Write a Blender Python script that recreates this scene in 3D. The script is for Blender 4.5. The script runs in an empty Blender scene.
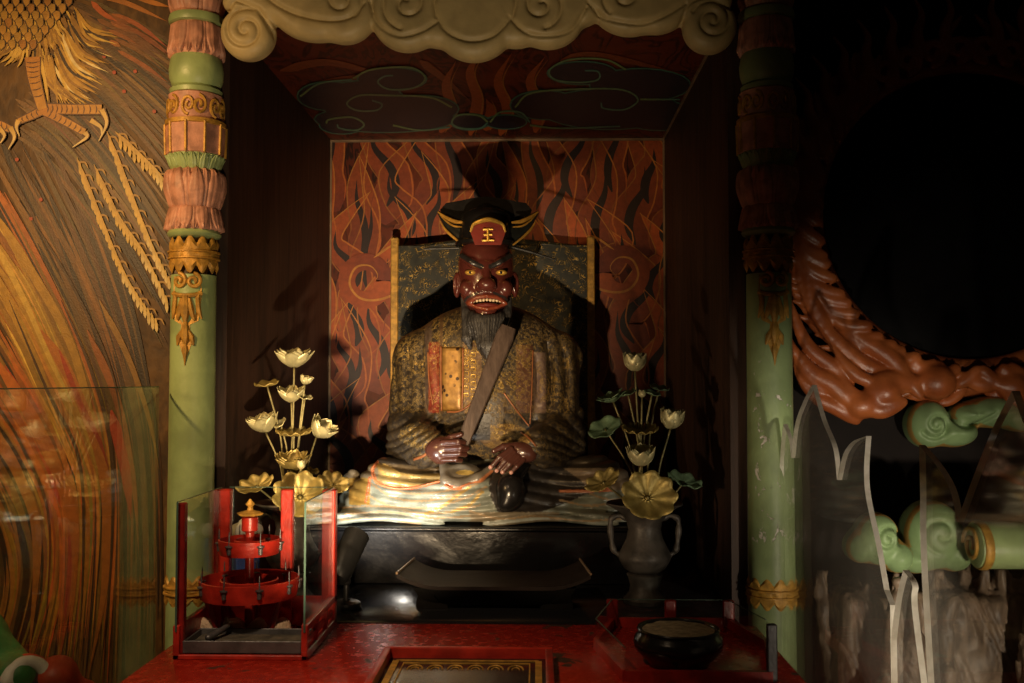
import bpy, math, random
import numpy as np
from mathutils import Vector, Matrix, noise as mnoise

rnd = random.Random(7)
F = 1000.0            # focal length in pixels of a 1024 wide frame
EYE = 1.5
CX, CY = 537.0, 382.0
PI = math.pi
COL = bpy.context.scene.collection


PITCH = math.atan((CY - 341.5) / F)      # the camera looks a little up
YAW = math.atan((CX - 512.0) / F)        # and a little to the left
ROT = Matrix.Rotation(YAW, 3, 'Z') @ Matrix.Rotation(PI / 2 + PITCH, 3, 'X')
RT = np.array(ROT.transposed())


def ray(px, py):
    return ROT @ Vector(((px - 512.0) / F, (341.5 - py) / F, -1.0))


def W(px, py, d):
    r = ray(px, py)
    return Vector((0, 0, EYE)) + r * (d / r.y)


def pj(x, y, z):
    """where a point of the room shows in the photograph's frame"""
    z = z - EYE
    a = RT[0, 0] * x + RT[0, 1] * y + RT[0, 2] * z
    b = RT[1, 0] * x + RT[1, 1] * y + RT[1, 2] * z
    c = RT[2, 0] * x + RT[2, 1] * y + RT[2, 2] * z
    return 512.0 + F * a / -c, 341.5 - F * b / -c


# ------------------------------------------------------------------ materials
class NT:
    def __init__(self, name):
        self.m = bpy.data.materials.new(name)
        self.m.use_nodes = True
        self.t = self.m.node_tree
        self.t.nodes.clear()
        self.out = self.n('ShaderNodeOutputMaterial')

    def n(self, typ, **kw):
        nd = self.t.nodes.new(typ)
        for k, v in kw.items():
            if k.startswith('i_'):
                nd.inputs[k[2:].replace('_', ' ')].default_value = v
            else:
                setattr(nd, k, v)
        return nd

    def l(self, a, b):
        self.t.links.new(a, b)

    def math(self, op, a, b=None, c=None, clamp=False):
        nd = self.n('ShaderNodeMath', operation=op)
        nd.use_clamp = clamp
        for i, v in enumerate((a, b, c)):
            if v is None:
                continue
            if isinstance(v, (int, float)):
                nd.inputs[i].default_value = v
            else:
                self.l(v, nd.inputs[i])
        return nd.outputs[0]

    def mix(self, fac, a, b, blend='MIX'):
        nd = self.n('ShaderNodeMix', data_type='RGBA', blend_type=blend)
        for s, v in ((nd.inputs[0], fac), (nd.inputs[6], a), (nd.inputs[7], b)):
            if isinstance(v, (int, float)):
                s.default_value = v
            elif isinstance(v, tuple):
                s.default_value = v if len(v) == 4 else v + (1,)
            else:
                self.l(v, s)
        return nd.outputs[2]

    def coord(self):
        return self.n('ShaderNodeTexCoord').outputs['Object']

    def noise(self, scale, detail=3, distortion=0.0, stretch=None, rough=.5):
        c = self.coord()
        if stretch:
            mp = self.n('ShaderNodeMapping')
            mp.inputs['Scale'].default_value = stretch
            self.l(c, mp.inputs['Vector'])
            c = mp.outputs[0]
        nd = self.n('ShaderNodeTexNoise')
        nd.inputs['Scale'].default_value = scale
        nd.inputs['Detail'].default_value = detail
        nd.inputs['Distortion'].default_value = distortion
        nd.inputs['Roughness'].default_value = rough
        self.l(c, nd.inputs['Vector'])
        return nd.outputs['Fac']

    def step(self, v, lo, hi):
        nd = self.n('ShaderNodeMapRange')
        nd.interpolation_type = 'SMOOTHSTEP'
        nd.inputs[1].default_value = lo
        nd.inputs[2].default_value = hi
        self.l(v, nd.inputs[0])
        return nd.outputs[0]

    def bsdf(self, color, rough=.5, metal=0.0, bump=None, bumpd=.002, spec=.5, coat=0.0, coat_rough=.1):
        b = self.n('ShaderNodeBsdfPrincipled')

        def put(s, v):
            s = b.inputs[s]
            if isinstance(v, (int, float)):
                s.default_value = v
            elif isinstance(v, tuple):
                s.default_value = v if len(v) == 4 else v + (1,)
            else:
                self.l(v, s)
        put('Base Color', color); put('Roughness', rough); put('Metallic', metal)
        put('Specular IOR Level', spec); put('Coat Weight', coat); put('Coat Roughness', coat_rough)
        if bump is not None:
            bn = self.n('ShaderNodeBump')
            bn.inputs['Distance'].default_value = bumpd
            bn.inputs['Strength'].default_value = 1.0
            self.l(bump, bn.inputs['Height'])
            self.l(bn.outputs[0], b.inputs['Normal'])
        self.l(b.outputs[0], self.out.inputs[0])
        return b


def mat_plain(name, col, rough=.5, metal=0.0, var=.25, vscale=14, bump=.001, spec=.5, coat=0.0, stretch=None, dark=None, coat_rough=.1):
    t = NT(name)
    nz = t.noise(vscale, 5, .3, stretch)
    c0 = dark if dark else tuple(c * (1 - var) for c in col)
    c1 = tuple(min(1, c * (1 + var * .6)) for c in col)
    t.bsdf(t.mix(t.step(nz, .3, .7), c0, c1), rough, metal, t.noise(vscale * 6, 3, 0, stretch) if bump else None, bump, spec, coat, coat_rough)
    return t.m


def mat_paint(name, rough=.5, var=.25, vscale=30, metal_from_alpha=True, bump=.0008, coat=0.0, spec=.5, coat_rough=.1):
    t = NT(name)
    at = t.n('ShaderNodeAttribute', attribute_name='paint')
    nz = t.step(t.noise(vscale, 5, .4), .25, .75)
    c = t.mix(nz, t.mix(1.0, at.outputs['Color'], (1 - var, 1 - var, 1 - var), 'MULTIPLY'), at.outputs['Color'])
    t.bsdf(c, rough, t.math('MULTIPLY', at.outputs['Alpha'], .75) if metal_from_alpha else 0.0, t.noise(vscale * 5, 3) if bump else None, bump, spec, coat, coat_rough)
    return t.m


def mat_brocade(name):
    # painted cloth colours; alpha of the paint says how richly gold thread covers it
    t = NT(name)
    at = t.n('ShaderNodeAttribute', attribute_name='paint')
    nz = t.noise(34, 4, 2.6)
    big = t.step(t.noise(9, 2, .5), .42, .62)
    curl = t.math('ABSOLUTE', t.math('SINE', t.math('MULTIPLY', nz, 34)))
    m = t.step(curl, .60, .84)
    fl = t.step(t.noise(70, 2, .6), .43, .56)
    m = t.math('MULTIPLY', t.math('MULTIPLY', m, t.math('MULTIPLY_ADD', big, .75, .25)), fl)
    m = t.math('MULTIPLY', m, at.outputs['Alpha'], clamp=True)
    worn = t.step(t.noise(60, 5, .2), .3, .75)
    base = t.mix(worn, t.mix(1.0, at.outputs['Color'], (.55, .5, .48), 'MULTIPLY'), at.outputs['Color'])
    c = t.mix(m, base, (.78, .52, .15))
    t.bsdf(c, t.math('MULTIPLY_ADD', m, -.1, .42), t.math('MULTIPLY', m, .75), t.math('ADD', m, t.noise(90, 3)), .0012, .4)
    return t.m


def sheet_fresnel(t, ior):
    # reflectance of a thin sheet, the same from its front and its back face
    fr = t.n('ShaderNodeFresnel'); g = t.n('ShaderNodeNewGeometry')
    t.l(t.math('MULTIPLY_ADD', g.outputs['Backfacing'], 1 / ior - ior, ior), fr.inputs[0])
    return fr


def mat_glass(name, tint=(1, 1, 1), ior=1.45, rough=.0, strength=1.0):
    t = NT(name)
    tr = t.n('ShaderNodeBsdfTransparent'); tr.inputs[0].default_value = tint + (1,)
    gl = t.n('ShaderNodeBsdfGlossy'); gl.inputs['Roughness'].default_value = rough
    fr = sheet_fresnel(t, ior)
    mx = t.n('ShaderNodeMixShader')
    t.l(t.math('MULTIPLY', fr.outputs[0], strength), mx.inputs[0]); t.l(tr.outputs[0], mx.inputs[1]); t.l(gl.outputs[0], mx.inputs[2])
    t.l(mx.outputs[0], t.out.inputs[0])
    return t.m


def mat_acrylic(name):
    # clear sheet with a dusty, scratched film; haze low down paints in scattered light
    t = NT(name)
    tr = t.n('ShaderNodeBsdfTransparent'); tr.inputs[0].default_value = (.93, .92, .9, 1)
    gl = t.n('ShaderNodeBsdfGlossy'); gl.inputs['Roughness'].default_value = .04
    df = t.n('ShaderNodeBsdfDiffuse'); df.inputs[0].default_value = (.5, .45, .38, 1)
    fr = sheet_fresnel(t, 1.49)
    m1 = t.n('ShaderNodeMixShader'); m2 = t.n('ShaderNodeMixShader')
    z = t.n('ShaderNodeSeparateXYZ'); t.l(t.coord(), z.inputs[0])
    low_haze = t.math('MULTIPLY', t.math('SUBTRACT', 1.0, t.step(z.outputs[2], .72, 1.0)), t.math('MULTIPLY_ADD', t.step(t.noise(6, 5, .5, (1, 1, .4)), .3, .7), .14, .06))
    dust_haze = t.math('ADD', t.math('MULTIPLY_ADD', t.step(t.noise(9, 4, .3, (1, 1, .3)), .35, .8), .09, .10), low_haze)
    t.l(dust_haze, m1.inputs[0]); t.l(tr.outputs[0], m1.inputs[1]); t.l(df.outputs[0], m1.inputs[2])
    t.l(fr.outputs[0], m2.inputs[0]); t.l(m1.outputs[0], m2.inputs[1]); t.l(gl.outputs[0], m2.inputs[2])
    t.l(m2.outputs[0], t.out.inputs[0])
    return t.m


def mat_wood(name, c0, c1, rough=.6, scale=6, stretch=(1, 1, .12)):
    t = NT(name)
    a = t.noise(scale, 6, 1.2, stretch)
    b = t.noise(scale * 5, 4, .5, stretch)
    v = t.math('MULTIPLY_ADD', b, .5, t.math('MULTIPLY', a, .6))
    t.bsdf(t.mix(t.step(v, .35, .72), c0, c1), rough, 0.0, v, .004, .35)
    return t.m


def mat_red_table(name):
    t = NT(name)
    chips = t.step(t.noise(11, 6, .6, None, .62), .635, .66)
    scuff = t.step(t.noise(40, 5, .2), .35, .8)
    base = t.mix(scuff, (.34, .018, .008), (.48, .03, .012))
    c = t.mix(chips, base, (.05, .025, .016))
    t.bsdf(c, t.math('MULTIPLY_ADD', scuff, .14, t.math('MULTIPLY_ADD', chips, .3, .2)), 0.0, t.math('SUBTRACT', t.noise(60, 3), chips), .0006, .45)
    return t.m


def mat_lacquer(name):
    t = NT(name)
    sm = t.step(t.noise(7, 6, .8, (1, 1, 2)), .3, .75)
    t.bsdf((.010, .010, .011), t.math('MULTIPLY_ADD', sm, .16, .12), 0.0, t.noise(70, 4), .0005, .55)
    return t.m


def mat_panel(name):
    t = NT(name)
    nz = t.noise(15, 1, 2.2)
    sn = t.math('ABSOLUTE', t.math('SINE', t.math('MULTIPLY', nz, 30)))
    m = t.math('MULTIPLY', t.step(sn, .86, .97), t.step(t.noise(24, 2, .3), .44, .58))
    t.bsdf(t.mix(m, t.mix(t.step(t.noise(25, 4), .3, .7), (.008, .009, .006), (.026, .026, .016)), (.42, .27, .07)), .45, t.math('MULTIPLY', m, .5), m, .001, .4)
    return t.m


def mat_flame_wall(name, stretch=(1, 1, .35)):
    t = NT(name)
    w = t.noise(5.5, 3, 1.6, stretch)
    s = t.math('ABSOLUTE', t.math('SINE', t.math('MULTIPLY', w, 22)))
    c = t.mix(t.step(s, .15, .85), (.025, .007, .004), (.10, .018, .007))
    c = t.mix(t.step(t.noise(3, 2), .45, .7), c, (.14, .026, .008))
    t.bsdf(c, .5, 0.0, t.noise(30, 4), .001, .3)
    return t.m


def mat_chipped(name, col, under):
    t = NT(name)
    chips = t.step(t.noise(26, 7, .5, (1, 1, .8), .65), .60, .63)
    z = t.n('ShaderNodeSeparateXYZ'); t.l(t.coord(), z.inputs[0])
    band = t.math('MULTIPLY', t.step(z.outputs[2], .93, 1.02), t.math('SUBTRACT', 1.0, t.step(z.outputs[2], 1.50, 1.60)))
    chips = t.math('MULTIPLY', chips, band)
    nz = t.step(t.noise(9, 5, .3), .3, .7)
    c = t.mix(nz, tuple(x * .7 for x in col), col)
    t.bsdf(t.mix(chips, c, under), .45, 0.0, t.math('SUBTRACT', t.noise(60, 3), chips), .001, .4)
    return t.m


M = {}
M['paint'] = mat_paint('painted_plaster', .55)
M['mural'] = mat_paint('mural_paint', .5, .3, 40)
M['gloss_paint'] = mat_paint('lacquered_skin', .27, .15, 50, bump=.0004, coat=.3)
M['brocade'] = mat_brocade('brocade_cloth')
M['skirt'] = mat_paint('pale_painted_robe', .38, .35, 22, coat=.1)
M['mural_base'] = mat_wood('mural_ground', (.035, .017, .006), (.13, .065, .018), .55, 5, (1.4, 1, .7))
M['flame_wall'] = mat_flame_wall('flame_painted_wall')
M['niche_wood'] = mat_wood('niche_side_wood', (.016, .009, .006), (.06, .028, .017), .6, 7)
M['ceiling'] = mat_flame_wall('ceiling_paint', (1, .4, 1))
M['dark_wall'] = mat_plain('dark_wall', (.008, .005, .004), .8, spec=.2)
M['floor'] = mat_plain('floor_stone', (.06, .045, .035), .6)
M['lacquer'] = mat_lacquer('black_lacquer')
M['black'] = mat_plain('black_gloss', (.012, .011, .011), .22, 0, .3, 20, .0003)
M['matblack'] = mat_plain('black_metal', (.018, .018, .018), .42, .2, .3)
M['red_table'] = mat_red_table('red_table_paint')
M['red'] = mat_plain('red_paint', (.38, .022, .012), .35, 0, .35, 20)
M['darkred'] = mat_plain('dark_red_paint', (.20, .012, .01), .35, 0, .35, 20)
M['gold'] = mat_plain('gold_leaf', (.62, .38, .07), .38, .55, .35, 30)
M['goldpaint'] = mat_plain('gold_paint', (.50, .27, .045), .5, .2, .35, 40)
M['lotus_stem'] = mat_plain('dull_gilt_stem', (.24, .21, .09), .5, .4, .3, 25)
M['lotus_gold'] = mat_plain('gilt_metal', (.40, .31, .10), .45, .5, .35, 25)
M['lotus_pale'] = mat_plain('pale_gilt_metal', (.58, .54, .30), .4, .35, .3, 25)
M['lotus_green'] = mat_plain('verdigris_metal', (.22, .34, .20), .42, .35, .35, 25)
M['bronze'] = mat_plain('grey_bronze', (.075, .065, .056), .5, .35, .5, 18)
M['green'] = mat_plain('pale_green_paint', (.31, .40, .17), .42, 0, .22, 10)
M['jade'] = mat_plain('cloud_green_paint', (.22, .33, .14), .4, 0, .25, 10)
M['pink'] = mat_plain('pink_paint', (.52, .25, .17), .5, 0, .35, 26)
M['green_chipped'] = mat_chipped('chipped_green_paint', (.29, .38, .17), (.62, .58, .50))
M['valance'] = mat_paint('valance_paint', .5, .22, 16)
M['flame'] = mat_paint('carved_flame_paint', .36, .3, 18)
M['panel'] = mat_panel('brocade_panel')
M['glass'] = mat_glass('clear_glass', (.97, .985, .975))
M['screen'] = mat_glass('screen_glass', (.93, .95, .93), 1.5)
M['edge_glass'] = mat_plain('glass_edge', (.05, .09, .07), .2, 0, .2)
M['acrylic'] = mat_acrylic('acrylic_sheet')
def mat_frosted(name):
    t = NT(name)
    c = t.mix(t.step(t.noise(40, 4), .3, .7), (.72, .66, .55), (.92, .86, .76))
    b = t.n('ShaderNodeBsdfPrincipled'); b.inputs['Roughness'].default_value = .3
    t.l(c, b.inputs['Base Color'])
    tl = t.n('ShaderNodeBsdfTranslucent'); t.l(c, tl.inputs[0])
    mx = t.n('ShaderNodeMixShader'); mx.inputs[0].default_value = .5
    t.l(b.outputs[0], mx.inputs[1]); t.l(tl.outputs[0], mx.inputs[2]); t.l(mx.outputs[0], t.out.inputs[0])
    return t.m


M['acrylic_edge'] = mat_frosted('sawn_acrylic_edge')
M['driftwood'] = mat_wood('driftwood_grain', (.035, .022, .014), (.24, .17, .115), .5, 11, (1, 1, .22))
M['sand'] = mat_plain('incense_ash', (.40, .32, .20), .9, 0, .4, 60, .004)
M['grey_metal'] = mat_plain('grey_steel', (.12, .115, .12), .45, .5, .35, 20)
M['wax'] = mat_plain('cream_wax', (.50, .36, .24), .55, 0, .35, 30, .004)
M['steel'] = mat_plain('bright_steel', (.45, .45, .46), .28, .9, .2, 30)
M['hair'] = mat_wood('beard_strands', (.012, .011, .011), (.045, .042, .04), .42, 16, (2.5, 2.5, .12))
M['tablet'] = mat_wood('tablet_wood', (.05, .034, .027), (.10, .07, .056), .4, 8, (2, 2, .2))
M['white'] = mat_plain('white_paint', (.62, .58, .50), .5, 0, .15)
M['figure_green'] = mat_plain('emerald_paint', (.03, .16, .04), .5, 0, .3)
M['figure_red'] = mat_plain('vermilion_paint', (.46, .05, .018), .5, 0, .25)
M['porcelain'] = mat_plain('blue_porcelain', (.05, .09, .30), .25, 0, .3)
M['teeth'] = mat_plain('ivory_teeth', (.55, .42, .26), .35, 0, .2)
M['trim'] = mat_plain('trim_strip', (.30, .20, .12), .3, .3, .3)


# ------------------------------------------------------------------ mesh helpers
class MB:
    def __init__(self):
        self.v = []; self.f = []; self.c = []; self.mi = []
        self.mat = 0

    def add(self, verts, faces, col=None):
        b = len(self.v)
        self.v.extend([tuple(p) for p in verts])
        if col is not None and len(col) == len(verts) and hasattr(col[0], '__len__'):
            self.c.extend([tuple(c) for c in col])
        else:
            self.c.extend([tuple(col) if col is not None else (1, 1, 1, 0)] * len(verts))
        self.f.extend([tuple(b + i for i in f) for f in faces])
        self.mi.extend([self.mat] * len(faces))
        return self

    def box(self, x0, x1, y0, y1, z0, z1, col=None, bev=0.0):
        if bev <= 0:
            vs = [(x, y, z) for z in (z0, z1) for (x, y) in ((x0, y0), (x1, y0), (x1, y1), (x0, y1))]
            fs = [(3, 2, 1, 0), (4, 5, 6, 7), (0, 1, 5, 4), (1, 2, 6, 5), (2, 3, 7, 6), (3, 0, 4, 7)]
            return self.add(vs, fs, col)
        b = min(bev, (x1 - x0) * .49, (y1 - y0) * .49, (z1 - z0) * .49)

        def ring(i, z):
            return [(x0 + i, y0 + i, z), (x1 - i, y0 + i, z), (x1 - i, y1 - i, z), (x0 + i, y1 - i, z)]

        def oct_(i, z):
            c = i + b
            return [(x0 + c, y0 + i, z), (x1 - c, y0 + i, z), (x1 - i, y0 + c, z), (x1 - i, y1 - c, z), (x1 - c, y1 - i, z), (x0 + c, y1 - i, z), (x0 + i, y1 - c, z), (x0 + i, y0 + c, z)]
        rings = [oct_(b, z0), oct_(0, z0 + b), oct_(0, z1 - b), oct_(b, z1)]
        vs = sum(rings, []); fs = []
        for r in range(3):
            for k in range(8):
                fs.append((r * 8 + k, r * 8 + (k + 1) % 8, r * 8 + 8 + (k + 1) % 8, r * 8 + 8 + k))
        fs.append(tuple(range(7, -1, -1))); fs.append(tuple(range(24, 32)))
        return self.add(vs, fs, col)

    def tube(self, pts, rad, seg=10, col=None, flat=1.0, close=False):
        pts = [Vector(p) for p in pts]; n = len(pts)
        rs = rad if hasattr(rad, '__len__') else [rad] * n
        vs = []; fs = []; cs = [] if (col is not None and hasattr(col[0], '__len__')) else None
        up = None
        for i, p in enumerate(pts):
            t = (pts[min(i + 1, n - 1)] - pts[max(i - 1, 0)])
            if t.length < 1e-9:
                t = Vector((0, 0, 1))
            t.normalize()
            if up is None:
                up = Vector((0, 1, 0)) if abs(t.y) < .9 else Vector((0, 0, 1))
            a = t.cross(up)
            if a.length < 1e-6:
                a = t.cross(Vector((1, 0, 0)))
            a.normalize(); b = a.cross(t).normalized(); up = b
            for k in range(seg):
                an = 2 * PI * k / seg
                vs.append(p + a * math.cos(an) * rs[i] + b * math.sin(an) * rs[i] * flat)
                if cs is not None:
                    cs.append(col[i])
        for i in range(n - 1):
            for k in range(seg):
                fs.append((i * seg + k, i * seg + (k + 1) % seg, (i + 1) * seg + (k + 1) % seg, (i + 1) * seg + k))
        fs.append(tuple(range(seg - 1, -1, -1))); fs.append(tuple(range((n - 1) * seg, n * seg)))
        return self.add(vs, fs, cs if cs is not None else col)

    def lathe(self, prof, seg=40, c=(0, 0, 0), fn=None, col=None, axis='z', caps=True):
        vs = []; fs = []; n = len(prof)
        for (r, z) in prof:
            for k in range(seg):
                a = 2 * PI * k / seg
                rr = r * (fn(a, z, r) if fn else 1)
                if axis == 'z':
                    vs.append((c[0] + rr * math.cos(a), c[1] + rr * math.sin(a), c[2] + z))
                elif axis == 'y':
                    vs.append((c[0] + rr * math.cos(a), c[1] + z, c[2] - rr * math.sin(a)))
                else:
                    vs.append((c[0] + z, c[1] + rr * math.cos(a), c[2] + rr * math.sin(a)))
        for i in range(n - 1):
            for k in range(seg):
                fs.append((i * seg + k, i * seg + (k + 1) % seg, (i + 1) * seg + (k + 1) % seg, (i + 1) * seg + k))
        if caps:
            fs.append(tuple(range(seg - 1, -1, -1))); fs.append(tuple(range((n - 1) * seg, n * seg)))
        return self.add(vs, fs, col)

    def prism(self, poly, mapf, t0, t1, col=None):
        # poly of 2-D points; mapf(u, v, t) -> 3-D
        n = len(poly)
        vs = [mapf(u, v, t0) for u, v in poly] + [mapf(u, v, t1) for u, v in poly]
        fs = [tuple(range(n)), tuple(range(2 * n - 1, n - 1, -1))]
        self.add(vs, fs, col)
        return self

    def walls(self, poly, mapf, t0, t1, col=None):
        n = len(poly)
        vs = [mapf(u, v, t0) for u, v in poly] + [mapf(u, v, t1) for u, v in poly]
        return self.add(vs, [(i, n + i, n + (i + 1) % n, (i + 1) % n) for i in range(n)], col)

    def ball(self, c, r, seg=20, rings=12, col=None):
        rr = r if hasattr(r, '__len__') else (r, r, r)
        vs = []; fs = []
        for i in range(rings + 1):
            ph = PI * i / rings
            for k in range(seg):
                a = 2 * PI * k / seg
                s = max(math.sin(ph), .001)
                vs.append((c[0] + rr[0] * s * math.cos(a), c[1] + rr[1] * s * math.sin(a), c[2] + rr[2] * math.cos(ph)))
        for i in range(rings):
            for k in range(seg):
                fs.append((i * seg + k, (i + 1) * seg + k, (i + 1) * seg + (k + 1) % seg, i * seg + (k + 1) % seg))
        return self.add(vs, fs, col)


def build(name, mb, mats, parent=None, org=None, smooth=True, angle=40, recalc=True):
    """one mesh object; vertices are given in world space"""
    o0 = Vector(parent['_org']) if parent is not None else Vector(org if org is not None else (0, 0, 0))
    me = bpy.data.meshes.new(name)
    vs = np.array(mb.v, dtype=float) - np.array(o0)
    me.from_pydata(vs.tolist(), [], mb.f)
    if not isinstance(mats, (list, tuple)):
        mats = [mats]
    for m in mats:
        me.materials.append(m)
    if len(mats) > 1:
        me.polygons.foreach_set('material_index', mb.mi)
    if any(c != (1, 1, 1, 0) for c in mb.c[:1] + mb.c[-1:]) or len(set(mb.c[::37])) > 1:
        at = me.color_attributes.new('paint', 'FLOAT_COLOR', 'POINT')
        cc = np.array([c if len(c) == 4 else c + (0,) for c in mb.c], dtype=np.float32)
        at.data.foreach_set('color', cc.ravel())
    if recalc:
        import bmesh
        bm = bmesh.new(); bm.from_mesh(me)
        bmesh.ops.recalc_face_normals(bm, faces=bm.faces)
        bm.to_mesh(me); bm.free()
    if smooth:
        me.shade_smooth()
        if angle < 180:
            me.set_sharp_from_angle(angle=math.radians(angle))
    o = bpy.data.objects.new(name, me)
    COL.objects.link(o)
    if parent is not None:
        o.parent = parent
    else:
        o.location = o0
    o['_org'] = tuple(o0)
    return o


def sub(o, parent):
    """make o (built with the same origin) a child of a mesh part"""
    o.parent = parent
    return o


def thing(name, label, cat, loc, group=None):
    o = bpy.data.objects.new(name, None)
    o.empty_display_size = .05
    COL.objects.link(o)
    o.location = loc; o['_org'] = tuple(loc)
    o['label'] = label; o['category'] = cat
    if group:
        o['group'] = group
    return o


def tag(o, label, cat, group=None):
    o['label'] = label; o['category'] = cat
    if group:
        o['group'] = group
    return o


def struct(o):
    o['kind'] = 'structure'
    return o


def bez(pts, n=24):
    """Catmull-Rom through the points"""
    P = [np.array(p, dtype=float) for p in pts]
    P = [2 * P[0] - P[1]] + P + [2 * P[-1] - P[-2]]
    out = []; m = len(P) - 3
    for i in range(n + 1):
        s = i / n * m; k = min(int(s), m - 1); t = s - k
        a, b, c, d = P[k:k + 4]
        out.append(.5 * ((2 * b) + (-a + c) * t + (2 * a - 5 * b + 4 * c - d) * t * t + (-a + 3 * b - 3 * c + d) * t ** 3))
    return [tuple(p) for p in out]


def spiral(cx, cy, r0, r1, a0, turns, n=40, sy=1.0):
    out = []
    for i in range(n + 1):
        t = i / n; r = r0 + (r1 - r0) * t; a = a0 + turns * 2 * PI * t
        out.append((cx + r * math.cos(a), cy + sy * r * math.sin(a)))
    return out


# ------------------------------------------------------------------ distance-field sculpting
def grid(lo, hi, h):
    ax = [np.arange(lo[i], hi[i] + h, h, dtype=np.float32) for i in range(3)]
    return ax[0][:, None, None], ax[1][None, :, None], ax[2][None, None, :]


def sd_cap(P, a, b, ra, rb):
    a = np.array(a, dtype=np.float32); b = np.array(b, dtype=np.float32); ab = b - a
    L = float(ab @ ab) + 1e-12
    x, y, z = P[0] - a[0], P[1] - a[1], P[2] - a[2]
    t = np.clip((x * ab[0] + y * ab[1] + z * ab[2]) / L, 0, 1)
    return np.sqrt((x - t * ab[0]) ** 2 + (y - t * ab[1]) ** 2 + (z - t * ab[2]) ** 2) - (ra + (rb - ra) * t)


def sd_ell(P, c, r, rotx=0, rotz=0, roty=0):
    x, y, z = P[0] - c[0], P[1] - c[1], P[2] - c[2]
    if roty:
        x, z = x * math.cos(roty) + z * math.sin(roty), -x * math.sin(roty) + z * math.cos(roty)
    if rotx:
        y, z = y * math.cos(rotx) + z * math.sin(rotx), -y * math.sin(rotx) + z * math.cos(rotx)
    if rotz:
        x, y = x * math.cos(rotz) + y * math.sin(rotz), -x * math.sin(rotz) + y * math.cos(rotz)
    k0 = np.sqrt((x / r[0]) ** 2 + (y / r[1]) ** 2 + (z / r[2]) ** 2)
    k1 = np.sqrt((x / r[0] ** 2) ** 2 + (y / r[1] ** 2) ** 2 + (z / r[2] ** 2) ** 2) + 1e-6
    return k0 * (k0 - 1) / k1


def sd_box(P, c, hx, r):
    q = [np.abs(P[i] - c[i]) - (hx[i] - r) for i in range(3)]
    return np.sqrt(np.maximum(q[0], 0) ** 2 + np.maximum(q[1], 0) ** 2 + np.maximum(q[2], 0) ** 2) + np.minimum(np.maximum(np.maximum(q[0], q[1]), q[2]), 0) - r


def smin(a, b, k):
    h = np.clip(.5 + .5 * (b - a) / k, 0, 1)
    return b + (a - b) * h - k * h * (1 - h)


def smax(a, b, k):
    return -smin(-a, -b, k)


def nets(Fv, P):
    """surface nets: field -> vertices, quads"""
    ax = [P[0].ravel(), P[1].ravel(), P[2].ravel()]
    h = float(ax[0][1] - ax[0][0])
    Fv = np.broadcast_to(Fv, (len(ax[0]), len(ax[1]), len(ax[2])))
    S = Fv < 0
    nx, ny, nz = [s - 1 for s in S.shape]
    cnt = np.zeros((nx, ny, nz), np.int8)
    for dx in (0, 1):
        for dy in (0, 1):
            for dz in (0, 1):
                cnt += S[dx:dx + nx, dy:dy + ny, dz:dz + nz]
    act = (cnt > 0) & (cnt < 8)
    I, J, K = np.nonzero(act)
    idx = np.full(act.shape, -1, np.int64); idx[I, J, K] = np.arange(len(I))
    acc = np.zeros((len(I), 3)); num = np.zeros(len(I))
    cor = [(a, b, c) for a in (0, 1) for b in (0, 1) for c in (0, 1)]
    for a in cor:
        for axs in range(3):
            if a[axs]:
                continue
            b = list(a); b[axs] = 1
            fa = Fv[I + a[0], J + a[1], K + a[2]].astype(float); fb = Fv[I + b[0], J + b[1], K + b[2]].astype(float)
            m = (fa < 0) != (fb < 0)
            t = np.where(m, fa / np.where(m, fa - fb, 1), 0)
            for q in range(3):
                acc[:, q] += np.where(m, a[q] + (t if q == axs else 0), 0)
            num += m
    V = acc / num[:, None]
    V[:, 0] = ax[0][0] + (I + V[:, 0]) * h; V[:, 1] = ax[1][0] + (J + V[:, 1]) * h; V[:, 2] = ax[2][0] + (K + V[:, 2]) * h
    quads = []
    for axs in range(3):
        sl0 = [slice(None)] * 3; sl1 = [slice(None)] * 3
        sl0[axs] = slice(0, -1); sl1[axs] = slice(1, None)
        ch = S[tuple(sl0)] != S[tuple(sl1)]
        i, j, k = np.nonzero(ch)
        c = [i, j, k]; u, v = (axs + 1) % 3, (axs + 2) % 3
        ok = (c[u] > 0) & (c[v] > 0) & (c[u] < idx.shape[u]) & (c[v] < idx.shape[v])
        i, j, k = i[ok], j[ok], k[ok]; c = [i, j, k]
        ins = S[i, j, k]

        def at(du, dv):
            e = [c[0].copy(), c[1].copy(), c[2].copy()]
            e[u] = e[u] - du; e[v] = e[v] - dv
            return idx[e[0], e[1], e[2]]
        q = np.stack([at(1, 1), at(0, 1), at(0, 0), at(1, 0)], 1)
        q = np.where(ins[:, None], q, q[:, ::-1])
        quads.append(q)
    Q = np.concatenate(quads)
    Q = Q[(Q >= 0).all(1)]
    return V, Q


def build_sdf(name, field, P, mat, parent=None, org=None, paint=None, smooth_it=1):
    V, Q = nets(field, P)
    # light relaxation removes the stair steps
    for _ in range(smooth_it):
        s = np.zeros_like(V); n = np.zeros(len(V))
        for a, b in ((0, 1), (1, 2), (2, 3), (3, 0)):
            np.add.at(s, Q[:, a], V[Q[:, b]]); np.add.at(n, Q[:, a], 1)
            np.add.at(s, Q[:, b], V[Q[:, a]]); np.add.at(n, Q[:, b], 1)
        V = .5 * V + .5 * s / np.maximum(n, 1)[:, None]
    mb = MB(); mb.v = V.tolist(); mb.f = Q.tolist(); mb.mi = [0] * len(Q)
    if paint is None:
        mb.c = [(1, 1, 1, 0)] * len(V)
    else:
        mb.c = [tuple(c) for c in paint(V).tolist()]
    return build(name, mb, mat, parent, org, True, 180, False)


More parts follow.
